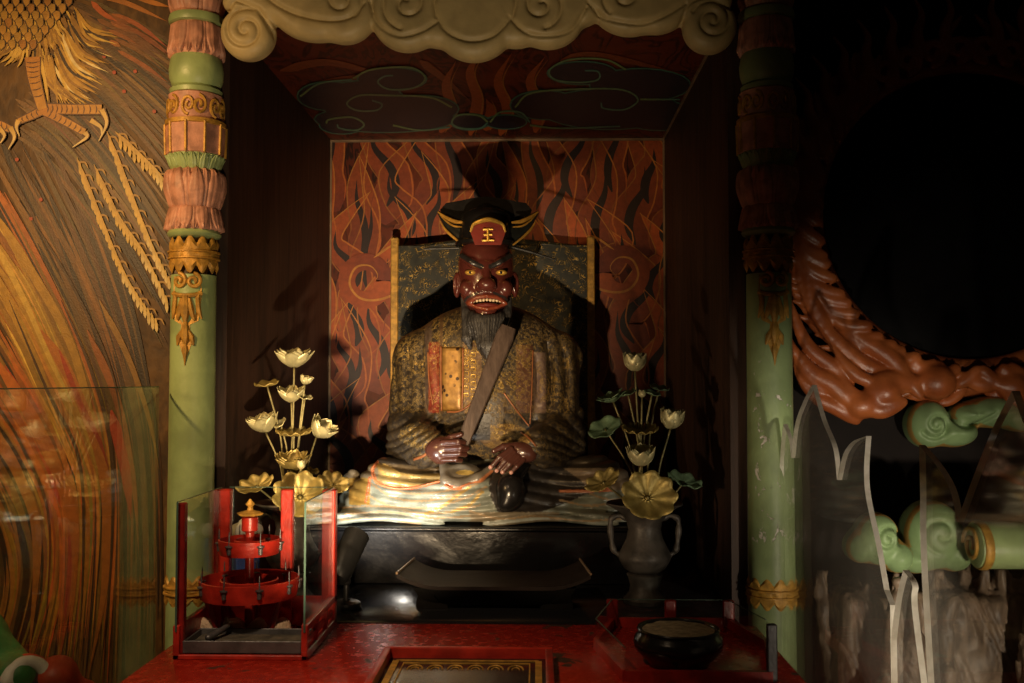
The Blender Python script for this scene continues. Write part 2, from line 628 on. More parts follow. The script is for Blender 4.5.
def join_into(target, other):
    """merge a second mesh into the first"""
    import bmesh
    me = target.data
    a = np.array([tuple(v.co) for v in me.vertices]); 
    mb = MB()
    for o in (target, other):
        m = o.data
        at = m.color_attributes.get('paint')
        cs = [tuple(d.color) for d in at.data] if at else [(1, 1, 1, 0)] * len(m.vertices)
        mb.add([tuple(v.co) for v in m.vertices], [tuple(p.vertices) for p in m.polygons], cs)
    om = other.data
    bpy.data.objects.remove(other); bpy.data.meshes.remove(om)
    nm = bpy.data.meshes.new(target.name)
    nm.from_pydata(mb.v, [], mb.f)
    nm.materials.append(me.materials[0])
    at = nm.color_attributes.new('paint', 'FLOAT_COLOR', 'POINT')
    at.data.foreach_set('color', np.array(mb.c, dtype=np.float32).ravel())
    nm.shade_smooth()
    target.data = nm
    bpy.data.meshes.remove(me)


class Blocks:
    """a distance field that is only worked out near each added stroke"""
    def __init__(self, lo, hi, h):
        self.P = grid(lo, hi, h); self.h = h
        self.ax = [p.ravel() for p in self.P]
        self.f = np.full([len(a) for a in self.ax], .06, np.float32)

    def cap(self, a, b, ra, rb, k=.006, flat=1.0):
        m = max(ra, rb) + k + 3 * self.h
        sl = []
        for i in range(3):
            i0 = int(np.searchsorted(self.ax[i], min(a[i], b[i]) - m)); i1 = int(np.searchsorted(self.ax[i], max(a[i], b[i]) + m))
            if i1 - i0 < 2:
                return
            sl.append(slice(i0, i1))
        X = self.ax[0][sl[0]][:, None, None]; Y = self.ax[1][sl[1]][None, :, None]; Z = self.ax[2][sl[2]][None, None, :]
        a = np.array(a, dtype=np.float32); b = np.array(b, dtype=np.float32)
        ym = (a[1] + b[1]) / 2
        g = sd_cap((X, ym + (Y - ym) / flat, Z), a, b, ra, rb)
        self.f[tuple(sl)] = smin(self.f[tuple(sl)], g, k)

    def stroke(self, pts, rad, k=.006, flat=1.0):
        for i in range(len(pts) - 1):
            self.cap(pts[i], pts[i + 1], rad[i], rad[i + 1], k, flat)


def poly_dist(px, py, poly):
    """distance of arrays of 2-D points to a polyline"""
    best = np.full(np.shape(px), 1e9)
    for (ax, ay), (bx, by) in zip(poly[:-1], poly[1:]):
        dx, dy = bx - ax, by - ay
        t = np.clip(((px - ax) * dx + (py - ay) * dy) / (dx * dx + dy * dy + 1e-9), 0, 1)
        best = np.minimum(best, np.hypot(px - ax - t * dx, py - ay - t * dy))
    return best


def in_poly(px, py, poly):
    ins = np.zeros(np.shape(px), bool); n = len(poly)
    for i in range(n):
        x0, y0 = poly[i]; x1, y1 = poly[(i + 1) % n]
        c = ((y0 > py) != (y1 > py)) & (px < (x1 - x0) * (py - y0) / (y1 - y0 + 1e-12) + x0)
        ins ^= c
    return ins


strokes = 0


def ribbon(mb, pts, w0, w1, mapf, lay, c0, c1=None, n=18, taper=True, leaf=False):
    """a painted brush stroke lying on a surface; pts are positions on the wall drawing"""
    global strokes
    strokes += 1
    lay += (strokes % 97) * .012          # every stroke is its own thin layer of paint
    q = bez(pts, n); c1 = c1 or c0
    vs = []; cs = []
    for i, (x, y) in enumerate(q):
        a = q[max(i - 1, 0)]; b = q[min(i + 1, n)]
        tx, ty = b[0] - a[0], b[1] - a[1]; L = math.hypot(tx, ty) + 1e-9
        t = i / n
        w = w0 + (w1 - w0) * t
        if leaf:
            w *= math.sin(PI * min(1, .02 + t)) ** .8
        elif taper:
            w *= min(1, t * 6 + .15) * min(1, (1 - t) * 3 + .05)
        ox, oy = -ty / L * w / 2, tx / L * w / 2
        vs += [mapf(x + ox, y + oy, lay), mapf(x - ox, y - oy, lay)]
        c = tuple(c0[k] + (c1[k] - c0[k]) * t for k in range(3)) + (0,)
        cs += [c, c]
    mb.add(vs, [(2 * i, 2 * i + 1, 2 * i + 3, 2 * i + 2) for i in range(n)], cs)


def blob(mb, poly, mapf, lay, col):
    """a filled painted shape (fan from its middle)"""
    global strokes
    strokes += 1
    lay += (strokes % 97) * .012
    mx = sum(p[0] for p in poly) / len(poly); my = sum(p[1] for p in poly) / len(poly)
    vs = [mapf(mx, my, lay)] + [mapf(x, y, lay) for x, y in poly]
    n = len(poly)
    mb.add(vs, [(0, 1 + i, 1 + (i + 1) % n) for i in range(n)], col + (0,))


# ================================================================== SETTING
NL, NR = -.985, .604        # inner faces of the niche sides
BACK = 4.72
CEIL = EYE + 1.156
FRONT = 3.15

b = MB().box(-3.2, 3.4, -.8, 5.2, -.1, 0)
struct(build('floor', b, M['floor'], org=(0, 2, 0), smooth=False))

# ---- mural wall: plaster with a painted bird and flowing flames
MW = 3.22


def mapM(px, py, lay):
    p = W(px, py, MW)
    return (p.x, MW - .0012 - .0006 * lay, p.z)


mur = MB()
mur.box(-3.2, NL - .012, MW, MW + .08, 0, 3.0)
mur.mat = 1
GOLD = (.46, .25, .030); YEL = (.66, .42, .075); BRN = (.13, .062, .014); DRK = (.035, .016, .005)
ORG = (.46, .13, .016); RED = (.36, .045, .012); OCH = (.30, .15, .02); PALE = (.74, .58, .26)


def family(g0, g1, count, w, pal, lay, jit=6, part=True):
    for i in range(count):
        u = rnd.random(); j = rnd.uniform(-jit, jit)
        pts = [((a[0] * (1 - u) + c[0] * u) + j + rnd.uniform(-2, 2), (a[1] * (1 - u) + c[1] * u) + j * .5) for a, c in zip(g0, g1)]
        q = bez(pts, 40)
        if part:
            s = rnd.randint(0, 22); e = min(40, s + rnd.randint(10, 30))
            q = q[s:e + 1:3]
        c = pal[rnd.randrange(len(pal))]; k = rnd.uniform(.7, 1.25)
        c = tuple(x * k for x in c)
        if len(q) > 2:
            ribbon(mur, q, rnd.uniform(.4, 1) * w, rnd.uniform(.3, 1) * w, mapM, lay + rnd.random() * 2, c, tuple(x * rnd.uniform(.45, 1.0) for x in c))


GA = [(70, 150), (112, 250), (140, 350), (158, 480), (160, 683)]
GB = [(-25, 130), (40, 250), (85, 350), (115, 470), (112, 700)]
GC = [(-60, 330), (0, 420), (42, 500), (52, 580), (20, 700)]
GD = [(-90, 420), (-40, 480), (-10, 540), (-5, 600), (-30, 683)]
family(GA, GB, 150, 6, [DRK, BRN, (.10, .04, .01), (.20, .085, .015)], 1)
family(GB, GC, 170, 7, [DRK, BRN, (.24, .09, .012), (.30, .11, .014)], 1)
family(GB, GC, 90, 6, [ORG, OCH, (.38, .15, .018), ORG], 4)
family(GC, GD, 100, 7, [DRK, BRN, (.26, .10, .014), OCH], 3)
family([(-30, 180), (30, 270), (66, 345), (92, 410), (112, 470)], [(-60, 240), (0, 320), (40, 400), (66, 455), (90, 520)], 70, 5.5, [GOLD, OCH, YEL, GOLD], 6)
family([(-30, 290), (20, 380), (60, 450), (76, 520), (70, 640)], [(-50, 330), (5, 410), (40, 480), (60, 540), (52, 650)], 36, 6, [ORG, (.42, .12, .015), RED], 6)
# broad sweeps that read from a distance
for pts, w0, w1, c in (
        ([(-10, 205), (30, 268), (70, 340), (92, 420), (100, 500)], 10, 7, GOLD),
        ([(-10, 232), (25, 300), (52, 362), (70, 400)], 7, 3, YEL),
        ([(-8, 262), (22, 330), (40, 365), (52, 392)], 9, 4, GOLD),
        ([(-10, 350), (35, 420), (62, 480), (76, 540), (70, 650)], 13, 9, ORG),
        ([(42, 330), (72, 380), (104, 470), (106, 580), (88, 683)], 12, 8, (.40, .13, .016)),
        ([(-10, 420), (22, 480), (38, 540), (30, 660)], 11, 9, (.40, .14, .018)),
        ([(88, 330), (118, 400), (134, 480), (140, 560)], 9, 4, (.28, .085, .014)),
        ([(60, 350), (80, 400), (100, 440), (110, 470)], 6, 3, RED),
        ([(112, 410), (126, 470), (132, 520)], 13, 7, RED),
        ([(100, 300), (130, 360), (150, 420), (160, 470)], 7, 3, OCH)):
    ribbon(mur, pts, w0, w1, mapM, 8.5, c, tuple(x * .6 for x in c))
for pts, w in (([(62, 300), (92, 370), (112, 450), (112, 560), (100, 683)], 7), ([(10, 300), (48, 390), (80, 460), (84, 560), (78, 683)], 6), ([(-10, 390), (25, 450), (50, 520), (46, 640)], 6), ([(20, 200), (70, 280), (112, 370), (128, 460)], 5)):
    ribbon(mur, pts, w * .7, w * .4, mapM, 9.2, (.06, .026, .008), None, 30, True, True)
# upper brown sweep behind the bird
family([(70, -10), (110, 8), (150, 30), (200, 60)], [(0, 130), (50, 170), (110, 250), (170, 360)], 230, 5, [BRN, (.16, .08, .02), (.10, .045, .010), DRK, (.19, .095, .022)], 1)
family([(85, 0), (110, 12), (140, 24), (175, 50)], [(120, 60), (130, 66), (150, 80), (180, 100)], 14, 6, [(.30, .09, .014), (.24, .08, .014)], 4)
for pts, c in (([(92, 2), (104, 14), (118, 22)], (.42, .09, .015)), ([(100, -4), (128, 4), (168, 22)], (.40, .14, .02)), ([(130, -6), (150, 2), (172, 8)], (.48, .17, .02))):
    ribbon(mur, pts, 6, 4, mapM, 7, c)
# tufts of body feathers
for i in range(190):
    t = rnd.random()
    a = PI * .5 + rnd.uniform(-1.5, 1.15)
    cx, cy = 22 + rnd.uniform(-34, 46) * (1 - t * .3), 6 + t * 44
    L = rnd.uniform(14, 34)
    c = [GOLD, YEL, OCH, (.24, .12, .02), DRK][rnd.choice((0, 0, 1, 1, 2, 3, 4))]
    dx = (cx - 38) / 40
    ex, ey = cx + dx * L * .9 + rnd.uniform(-4, 4), cy + L * (.75 - .25 * abs(dx))
    ribbon(mur, [(cx, cy), ((cx + ex) / 2 - dx * 3, (cy + ey) / 2 + 2), (ex, ey)], rnd.uniform(2, 4), rnd.uniform(1.5, 3), mapM, 7 + t * 3, c, tuple(x * .8 for x in c), 8)
for i in range(46):      # fan of plumes sweeping to the right
    u = i / 45
    x0, y0 = 54 + 22 * (1 - u) + rnd.uniform(-3, 3), 8 + 52 * u
    ex, ey = 108 - 24 * u + rnd.uniform(-8, 14), 40 + 66 * u + rnd.uniform(-8, 6)
    c = [GOLD, YEL, OCH, GOLD, DRK, PALE][rnd.choice((0, 0, 1, 2, 3, 4, 5))]
    ribbon(mur, [(x0, y0), ((x0 + ex) / 2 - 4, (y0 + ey) / 2 + 7), (ex, ey)], 3.4, 2.2, mapM, 9 + rnd.random(), c, None, 10)
for r in range(9):       # scale feathers on the body
    for k in range(9):
        x, y = -14 + k * 10.5 + (r % 2) * 5 - r * 0.6, -12 + r * 7.2
        if x > 82 - r * 6:
            continue
        ribbon(mur, [(x, y - 5), (x + 1, y), (x + .5, y + 6)], 9.5, 6.5, mapM, 11 + r * .25, DRK, DRK, 6)
        c = (GOLD, (.50, .25, .03), (.40, .17, .02))[rnd.randrange(3)]
        ribbon(mur, [(x, y - 5), (x + 1, y), (x + .5, y + 5)], 7.6, 4.6, mapM, 11.1 + r * .25, tuple(v * .7 for v in c), c, 6)
# legs, toes and claws
LEGO = (.42, .17, .022); LEGD = (.10, .035, .008)


def toe(pts, w0, w1, n, lay=14):
    ribbon(mur, pts, w0 + 2.2, w1 + 2.2, mapM, lay, LEGD, None, 20, False)
    ribbon(mur, pts, w0, w1, mapM, lay + .3, LEGO, (.50, .24, .03), 20, False)
    q = bez(pts, n)
    for i in range(1, n):
        a, c = q[i - 1], q[min(i + 1, n)]
        tx, ty = c[0] - a[0], c[1] - a[1]; L = math.hypot(tx, ty) + 1e-6
        w = (w0 + (w1 - w0) * i / n) * .5
        ribbon(mur, [(q[i][0] - ty / L * w, q[i][1] + tx / L * w), (q[i][0] + tx / L * 1.2, q[i][1] + ty / L * 1.2), (q[i][0] + ty / L * w, q[i][1] - tx / L * w)], 1.3, 1.3, mapM, lay + .6, LEGD, None, 4)


def claw(pts):
    ribbon(mur, pts, 7.5, 1.2, mapM, 15, LEGD, None, 10, False)
    ribbon(mur, pts, 5, .6, mapM, 15.4, (.60, .36, .07), PALE, 10, False)


toe([(34, 58), (36, 80), (44, 110)], 15, 9, 9)
toe([(44, 109), (70, 110), (103, 110)], 9, 9, 11)
toe([(46, 112), (66, 122), (86, 133)], 8, 6.5, 8)
toe([(44, 111), (32, 117), (20, 122)], 8, 5, 5)
claw([(103, 110), (108, 124), (100, 142)]); claw([(86, 133), (88, 138), (74, 148)]); claw([(20, 121), (18, 128), (21, 137)]); claw([(92, 121), (102, 128), (103, 136)])
toe([(-10, 124), (2, 126), (12, 130)], 9, 6, 4); claw([(12, 128), (16, 138), (10, 150)]); claw([(0, 128), (6, 136), (2, 144)])
for i in range(16):
    x = 42 + rnd.uniform(-3, 12); ribbon(mur, [(x, 56), (x + 5, 82), (x + rnd.uniform(8, 40), 106)], 3.5, 2.5, mapM, 13, (GOLD, YEL, OCH)[i % 3], None, 10)
# hanging tail plumes
for axis, n in (([(78, 158), (100, 215), (128, 280), (160, 326)], 26), ([(95, 165), (118, 215), (145, 255), (170, 305)], 22), ([(108, 132), (128, 185), (150, 240), (172, 285)], 22), ([(116, 132), (140, 155), (160, 175), (178, 200)], 16)):
    ribbon(mur, axis, 5, 2.5, mapM, 12, GOLD, YEL, 24)
    q = bez(axis, n)
    for i in range(1, n):
        x, y = q[i]
        L = 12 + rnd.uniform(-2, 3)
        k = i / n
        c = tuple(GOLD[m] * (1 - k) + YEL[m] * k for m in range(3))
        ribbon(mur, [(x, y - 3), (x + 1, y + L * .5), (x + 1.5, y + L)], 2.2, 4.2, mapM, 12.5, c, PALE if k > .6 else YEL, 8)
        if i % 2:
            ribbon(mur, [(x, y - 2), (x + 6, y - 1), (x + 9, y + 5)], 2.4, 1.4, mapM, 12.3, OCH, GOLD, 6)
for x, y in ((115, 73), (136, 72), (125, 92), (155, 112), (42, 200), (32, 219), (105, 57), (18, 160)):
    mur.add([mapM(x + 2 * math.cos(k), y + 2 * math.sin(k), 10) for k in [i * PI / 4 for i in range(8)]], [tuple(range(8))], RED + (0,))
struct(build('wall_left', mur, [M['mural_base'], M['mural']], org=(-2.1, MW, 0), smooth=False, recalc=False))

# ---- niche shell
nb = MB()
nb.box(NL - .05, NR + .05, BACK, BACK + .06, .0, CEIL)


def mapB(px, py, lay):
    p = W(px, py, BACK)
    return (p.x, BACK - .0012 - .0007 * lay, p.z)


nb.mat = 1
FR = (.17, .024, .008); FO = (.44, .085, .014); FL = (.56, .22, .035); FD = (.022, .008, .006)


def flame(pts, w, lay=2, mir=False, line=True):
    """a painted flame tongue: dark edge, red body, bright outline on one side"""
    if mir:
        pts = [(992 - x, y) for x, y in pts]
    q = bez(pts, 22)
    ribbon(nb, pts, w * .9, w * .25, mapB, lay, FR, FO, 22)
    ln = []
    for i, (x, y) in enumerate(q):
        a, c = q[max(i - 1, 0)], q[min(i + 1, 22)]
        tx, ty = c[0] - a[0], c[1] - a[1]; L = math.hypot(tx, ty) + 1e-6
        ww = (w * .9 + (w * .25 - w * .9) * i / 22) / 2 * min(1, (1 - i / 22) * 3 + .05)
        ln.append((x - ty / L * ww * (-1 if mir else 1), y + tx / L * ww * (-1 if mir else 1)))
    if line:
        ribbon(nb, ln[2:], 2.3, 1.5, mapB, lay + 1.5, FL, (.5, .2, .03), 26)




def tongue_flame(x, y, hgt, lean, w, lay):
    """one painted flame tongue with a bright outline on both edges"""
    pts = [(x, y), (x + lean * .55, y - hgt * .28), (x - lean * .25, y - hgt * .60), (x + lean * .9, y - hgt)]
    q = bez(pts, 26); L = []; R = []; body = []
    for i, (u, v) in enumerate(q):
        a, c = q[max(i - 1, 0)], q[min(i + 1, 26)]
        tx, ty = c[0] - a[0], c[1] - a[1]; ln = math.hypot(tx, ty) + 1e-6
        t_ = i / 26
        ww = w * .5 * (1 - t_) ** .75 * min(1, .35 + t_ * 4)
        L.append((u - ty / ln * ww, v + tx / ln * ww)); R.append((u + ty / ln * ww, v - tx / ln * ww))
    k = rnd.uniform(.7, 1.15)
    vs = []; cs = []
    for i in range(27):
        t_ = i / 26
        c = tuple((FR[m] + (FO[m] - FR[m]) * t_) * k for m in range(3)) + (0,)
        vs += [mapB(*L[i], lay), mapB(*R[i], lay)]; cs += [c, c]
    nb.add(vs, [(2 * i, 2 * i + 1, 2 * i + 3, 2 * i + 2) for i in range(26)], cs)
    ribbon(nb, [q[i] for i in range(3, 22, 4)], w * .24, w * .12, mapB, lay + .6, FD, FD, 20, True, True)
    ribbon(nb, L[2::4] + [L[-1]], 1.9, 1.1, mapB, lay + 1.0, FO, FL, 24)
    ribbon(nb, R[2::4] + [R[-1]], 1.5, 1.0, mapB, lay + 1.0, FR, FL, 24)


row = 0
for yb_ in range(215, 560, 46):
    row += 1
    xx = 318 + (row % 2) * 17
    while xx < 680:
        sgn = 1 if (xx < 497) else -1
        tongue_flame(xx + rnd.uniform(-6, 6), yb_ + rnd.uniform(-10, 10), rnd.uniform(95, 150), sgn * rnd.uniform(12, 34) * rnd.choice((1, 1, 1, -.6)), rnd.uniform(36, 54), 1.5 + row * .5 + (xx % 7) * .03)
        xx += 40
for mir in (False, True):
    mm = (lambda P: [(988 - x, y - 8) for x, y in P]) if mir else (lambda P: P)
    ribbon(nb, mm(spiral(366, 281, 19, 19, 0, 1.0, 30)), 17, 17, mapB, 10, FO, FR, 30, False)
    ribbon(nb, mm([(392, 258), (400, 272), (396, 292), (378, 300), (360, 298), (350, 284), (356, 268), (370, 266), (378, 276), (370, 286)]), 2.6, 1.8, mapB, 12, FL, FL, 60)
    ribbon(nb, mm([(374, 258), (392, 246), (404, 244)]), 2.4, 1.6, mapB, 12, FL)
struct(build('wall_back', nb, [M['flame_wall'], M['mural']], org=(-.19, BACK, 0), smooth=False, recalc=False))

# niche ceiling with painted clouds
cb = MB()
cb.box(NL - .05, NR + .05, FRONT - .02, BACK, CEIL, CEIL + .05)


def mapC(px, py, lay):
    r = ray(px, py); r = r * ((CEIL - EYE) / r.z)
    return (r.x, r.y, CEIL - .0012 - .0006 * lay)


cb.mat = 1
TEAL = (.06, .17, .12); INK = (.016, .018, .026)


def circ(cx, cy, rx, ry, n=22):
    return [(cx + rx * math.cos(2 * PI * i / n), cy + ry * math.sin(2 * PI * i / n)) for i in range(n)]


for P in ([(470, 135), (478, 100), (470, 72), (482, 50)], [(500, 135), (508, 108), (498, 80), (512, 52)], [(485, 130), (491, 112), (486, 98)], [(440, 132), (452, 110), (446, 84), (456, 60)], [(535, 132), (540, 105), (530, 80), (545, 56)]):
    ribbon(cb, P, 16, 5, mapC, 2, (.42, .09, .016), (.30, .065, .014), 18)
    ribbon(cb, [(x + 5, y) for x, y in P], 1.6, 1.2, mapC, 3, (.46, .2, .03), (.3, .1, .02), 18)
for P in ([(280, 70), (330, 62), (400, 80)], [(420, 60), (440, 75), (470, 100)], [(560, 60), (600, 55), (690, 75)], [(300, 90), (350, 78), (420, 76)]):
    ribbon(cb, P, 9, 4, mapC, 1.5, (.24, .055, .014), (.18, .04, .012), 18)
lobesL = [(330, 95, 32, 14), (392, 78, 34, 11), (362, 100, 42, 20), (420, 108, 38, 13), (470, 121, 19, 7.5), (342, 124, 22, 8.5), (385, 118, 70, 13)]
lobesR = [(582, 72, 34, 11), (640, 84, 50, 16), (545, 104, 34, 14), (610, 108, 70, 20), (506, 121, 20, 6.5), (660, 115, 40, 14)]
for i, (x, y, a, c) in enumerate(lobesL + lobesR):
    blob(cb, circ(x, y, a + 1.6, c + 1.4), mapC, 4, TEAL)
for i, (x, y, a, c) in enumerate(lobesL + lobesR):
    blob(cb, circ(x, y, a, c), mapC, 5.5, INK)
for P in ([(353, 77), (372, 68), (410, 66), (425, 76), (415, 86), (390, 88), (378, 81), (384, 75), (393, 74)], [(452, 106), (430, 96), (390, 94), (360, 94), (347, 102), (357, 109), (376, 109), (382, 103), (372, 99)],
          [(326, 122), (330, 118), (352, 116), (364, 123), (356, 129), (340, 127), (337, 123)], [(488, 121), (478, 114), (458, 114), (452, 122), (462, 127), (480, 127), (488, 121)], [(393, 124), (420, 129), (450, 126)], [(300, 95), (320, 82), (352, 78)],
          [(626, 68), (605, 58), (570, 58), (550, 68), (555, 78), (580, 81), (598, 78), (598, 70), (585, 69)], [(515, 106), (530, 92), (570, 88), (620, 88), (638, 98), (625, 108), (604, 107), (601, 101)], [(490, 121), (500, 111), (520, 111), (530, 121)], [(530, 124), (560, 127), (620, 125)], [(640, 98), (680, 98)]):
    ribbon(cb, P, 1.9, 1.6, mapC, 7, (.18, .27, .09), (.07, .22, .17), 50, False)
struct(build('ceiling', cb, [M['ceiling'], M['mural']], org=(-.19, 3.9, CEIL), smooth=False, recalc=False))

b = MB().box(NL - .05, NL, FRONT, BACK, 0, CEIL + .05)
struct(build('wall_niche_left', b, M['niche_wood'], org=(NL, 3.9, 0), smooth=False))
b = MB().box(NR, NR + .05, FRONT, BACK, 0, CEIL + .05)
struct(build('wall_niche_right', b, M['niche_wood'], org=(NR, 3.9, 0), smooth=False))
b = MB().box(NL, NR, BACK - .012, BACK - .001, CEIL - .012, CEIL - .001)
b.box(NL, NL + .008, BACK - .012, BACK - .001, .9, CEIL - .012)
b.box(NR - .008, NR, BACK - .012, BACK - .001, .9, CEIL - .012)
b.box(NR - .010, NR - .001, FRONT, BACK - .012, CEIL - .010, CEIL - .001)
struct(build('trim_1', b, M['trim'], org=(-.19, BACK, CEIL), smooth=False))
# wall beside and above the niche
b = MB().box(NR + .05, 3.4, 3.45, 3.53, 0, 3.0)
struct(build('wall_right', b, M['dark_wall'], org=(2.0, 3.45, 0), smooth=False))
b = MB().box(NL - .05, NR + .05, FRONT, FRONT + .06, CEIL + .05, 3.0)
struct(build('wall_front', b, M['dark_wall'], org=(-.19, FRONT, CEIL), smooth=False))

# ================================================================== COLUMNS
PXC = 3.1


def petal_fn(n, amp, ph=0.0):
    return lambda a, z, r: 1 - amp * (1 - abs(math.sin(n * a / 2 + ph)) ** .6)


def column(x, label, mats):
    root = thing('carved_column', label, 'column', (x, 3.1, 0), 'carved columns flanking the niche')
    zz = lambda y: W(190, y, PXC).z
    s = PXC / F

    def lat(name, prof, mat, seg=48, fn=None, parent=root):
        return build(name, MB().lathe([(r * s, zz(y)) for r, y in prof], seg, (x, 3.1, 0), fn), mats[mat], parent)
    lat('shaft', [(23.4, 860), (23, 700), (22.4, 480), (22, 276)], 'green')
    lat('plinth', [(31, 865.5), (31, 845), (29, 838), (26, 834), (23.6, 832)], 'gold')
    # gold collars with pointed leaf edges
    for y0, y1, nm in ((238, 275, 'upper_collar'), (570, 606, 'lower_collar')):
        prof = []
        b = MB(); n = 96; rows = 7; ym = (y0 + y1) / 2; hh = (y1 - y0) / 2
        vs = []; fs = []
        for j in range(rows):
            v = -1 + 2 * j / (rows - 1)
            for k in range(n):
                a = 2 * PI * k / n
                tooth = abs(((k / n * 11) % 1) - .5) * 2
                ext = hh * (.52 + .48 * (1 - tooth ** 1.7))
                r = 23.2 + (1.6 if abs(v) < .30 else 1.0) - (1.2 if .28 < abs(v) < .42 else 0)
                if abs(v) > .95:
                    r = 21.5
                vs.append((x + r * s * math.cos(a), 3.1 + r * s * math.sin(a), zz(ym + v * ext)))
        for j in range(rows - 1):
            for k in range(n):
                fs.append((j * n + k, j * n + (k + 1) % n, (j + 1) * n + (k + 1) % n, (j + 1) * n + k))
        b.add(vs, fs)
        for yy in (ym - 3.2, ym + 3.2):
            b.lathe([(23.5 * s, zz(yy + 1.3)), (25.6 * s, zz(yy + .6)), (25.6 * s, zz(yy - .6)), (23.5 * s, zz(yy - 1.3))], 48, (x, 3.1, 0))
        build(nm, b, mats['gold'], root)
    lat('ring', [(21, 239), (25, 237.5), (26.5, 235), (25, 232), (22, 231)], 'green')
    # lotus petal rings as raised leaves

    def petals(name, y0, y1, prof, n, mat, up, phase=0.0, amp=.13):
        """ring of carved leaves over a smooth core; prof: (r, t), t from 0 at the bottom to 1 at the top"""
        b = MB()
        q = bez(prof, 16)
        b.lathe([(r * (1 - amp * .55) * s, zz(y0 + (y1 - y0) * t)) for r, t in q], 48, (x, 3.1, 0))
        rs = np.array([p[0] for p in q]); ts = np.array([p[1] for p in q])
        for layer in (0, 1):
            for k in range(n):
                ac = 2 * PI * (k + phase + .5 * layer) / n
                vs = []; fs = []
                nu, nt = 10, 14
                for j in range(nt + 1):
                    tt = j / nt
                    wd = (1 - max(0, (tt - .45) / .55) ** 2.2) ** .8 * (.86 + .14 * math.sin(PI * min(1, tt * 1.5)))
                    t_ = tt if up else 1 - tt
                    if layer:
                        wd *= .8
                    r = float(np.interp(t_, ts, rs))
                    for i in range(nu + 1):
                        u = -1 + 2 * i / nu
                        e = math.sqrt(max(0, 1 - u * u))
                        vein = .018 * math.cos(u * PI * 3.0) * e * (tt > .05)
                        lip = .05 * max(0, (tt - .7) / .3) * e
                        k2 = 1 - amp * .60 + amp * (.62 if layer else .85) * e ** .8 + vein + lip - (.02 if layer else 0)
                        if tt < .04 or tt > .985:
                            k2 = 1 - amp * .6
                        a = ac + u * wd * PI / n * .98
                        vs.append((x + r * k2 * s * math.cos(a), 3.1 + r * k2 * s * math.sin(a), zz(y0 + (y1 - y0) * t_)))
                for j in range(nt):
                    for i in range(nu):
                        c_ = j * (nu + 1) + i
                        fs.append((c_, c_ + 1, c_ + nu + 2, c_ + nu + 1))
                b.add(vs, fs)
        return build(name, b, mats[mat], root, angle=60)
    petals('lotus_ring', 233, 208, [(26.5, 0), (27.5, .2), (26, .6), (23.5, 1)], 10, 'pink', False, .5, .16)
    petals('lotus_ring', 212, 170, [(23, 0), (26, .2), (29.5, .5), (28.5, .8), (23, 1)], 9, 'pink', True, .3, .16)
    petals('leaf_ring', 174, 157, [(21, 0), (25, .4), (28, 1)], 14, 'green', True, 0, .1)
    # faceted drum
    b = MB(); vs = []; fs = []
    for yy, rr in ((158, 26), (156, 28.5), (128, 29.5), (126, 27)):
        for k in range(10):
            a = 2 * PI * (k + .5) / 10
            vs.append((x + rr * s * math.cos(a), 3.1 + rr * s * math.sin(a), zz(yy)))
    for j in range(3):
        for k in range(10):
            fs.append((j * 10 + k, j * 10 + (k + 1) % 10, j * 10 + 10 + (k + 1) % 10, j * 10 + 10 + k))
    fs.append(tuple(range(9, -1, -1))); fs.append(tuple(range(30, 40)))
    b.add(vs, fs)
    dr = build('faceted_drum', b, mats['pink'], root, smooth=False)
    b = MB()
    for k in range(10):
        a = 2 * PI * (k + .5) / 10
        b.tube([(x + 29 * s * math.cos(a), 3.1 + 29 * s * math.sin(a), zz(157)), (x + 30 * s * math.cos(a), 3.1 + 30 * s * math.sin(a), zz(127))], .0045, 6)
    b.lathe([(27 * s, zz(129)), (30 * s, zz(128)), (30 * s, zz(124)), (27 * s, zz(123))], 40, (x, 3.1, 0))
    sub(build('moulding', b, mats['gold'], root), dr)
    dr['_org'] = root['_org']
    # scroll band
    sc = build('scroll_band', MB().lathe([(25 * s, zz(126)), (27 * s, zz(122)), (26 * s, zz(104)), (27 * s, zz(98)), (24 * s, zz(96))], 48, (x, 3.1, 0)), mats['pink'], root)
    b = MB()
    for k in range(6):
        a0 = 2 * PI * k / 6 + PI / 2 + .25
        for sg in (1, -1):
            pts = []
            for (u, v) in spiral(0, 0, 9.5, 1.5, -PI / 2 * sg, 1.5 * sg, 22):
                a = a0 + sg * (u + 7) / 27.0 * .75
                pts.append((x + 27 * s * math.cos(a), 3.1 + 27 * s * math.sin(a), zz(111 + v * 1.05)))
            b.tube(pts, .0052, 6)
    sub(build('scroll', b, mats['gold'], root), sc)
    lat('ring', [(22, 98), (25.5, 96), (26, 92), (23, 89.5)], 'green')
    lat('bulb', [(20, 91), (24, 87), (26.5, 80), (27, 72), (25.5, 62), (22, 56), (20, 54)], 'green')
    petals('lotus_ring', 60, 27, [(26, 0), (27.5, .15), (26.5, .55), (25, 1)], 10, 'pink', False, 0, .16)
    lat('ring', [(22, 28), (27, 26.5), (28, 23), (27, 19), (22, 17.5)], 'green')
    petals('lotus_ring', 19, -22, [(23, 0), (27, .25), (28.5, .6), (26, .9), (22, 1)], 8, 'pink', True, .1, .18)
    petals('lotus_ring', -20, -52, [(22, 0), (27, .3), (27.5, .7), (24, 1)], 8, 'pink', False, .5, .15)
    lat('capital', [(22, -50), (27, -53), (29, -58), (29, -100), (26, -104)], 'green')
    # gold pendant on the shaft
    b = MB()

    def on(u, v, o=0.0):
        a = -PI / 2 + u / 22.0
        r = (22.4 + o) * s
        return (x + r * math.cos(a), 3.1 + r * math.sin(a), zz(v))
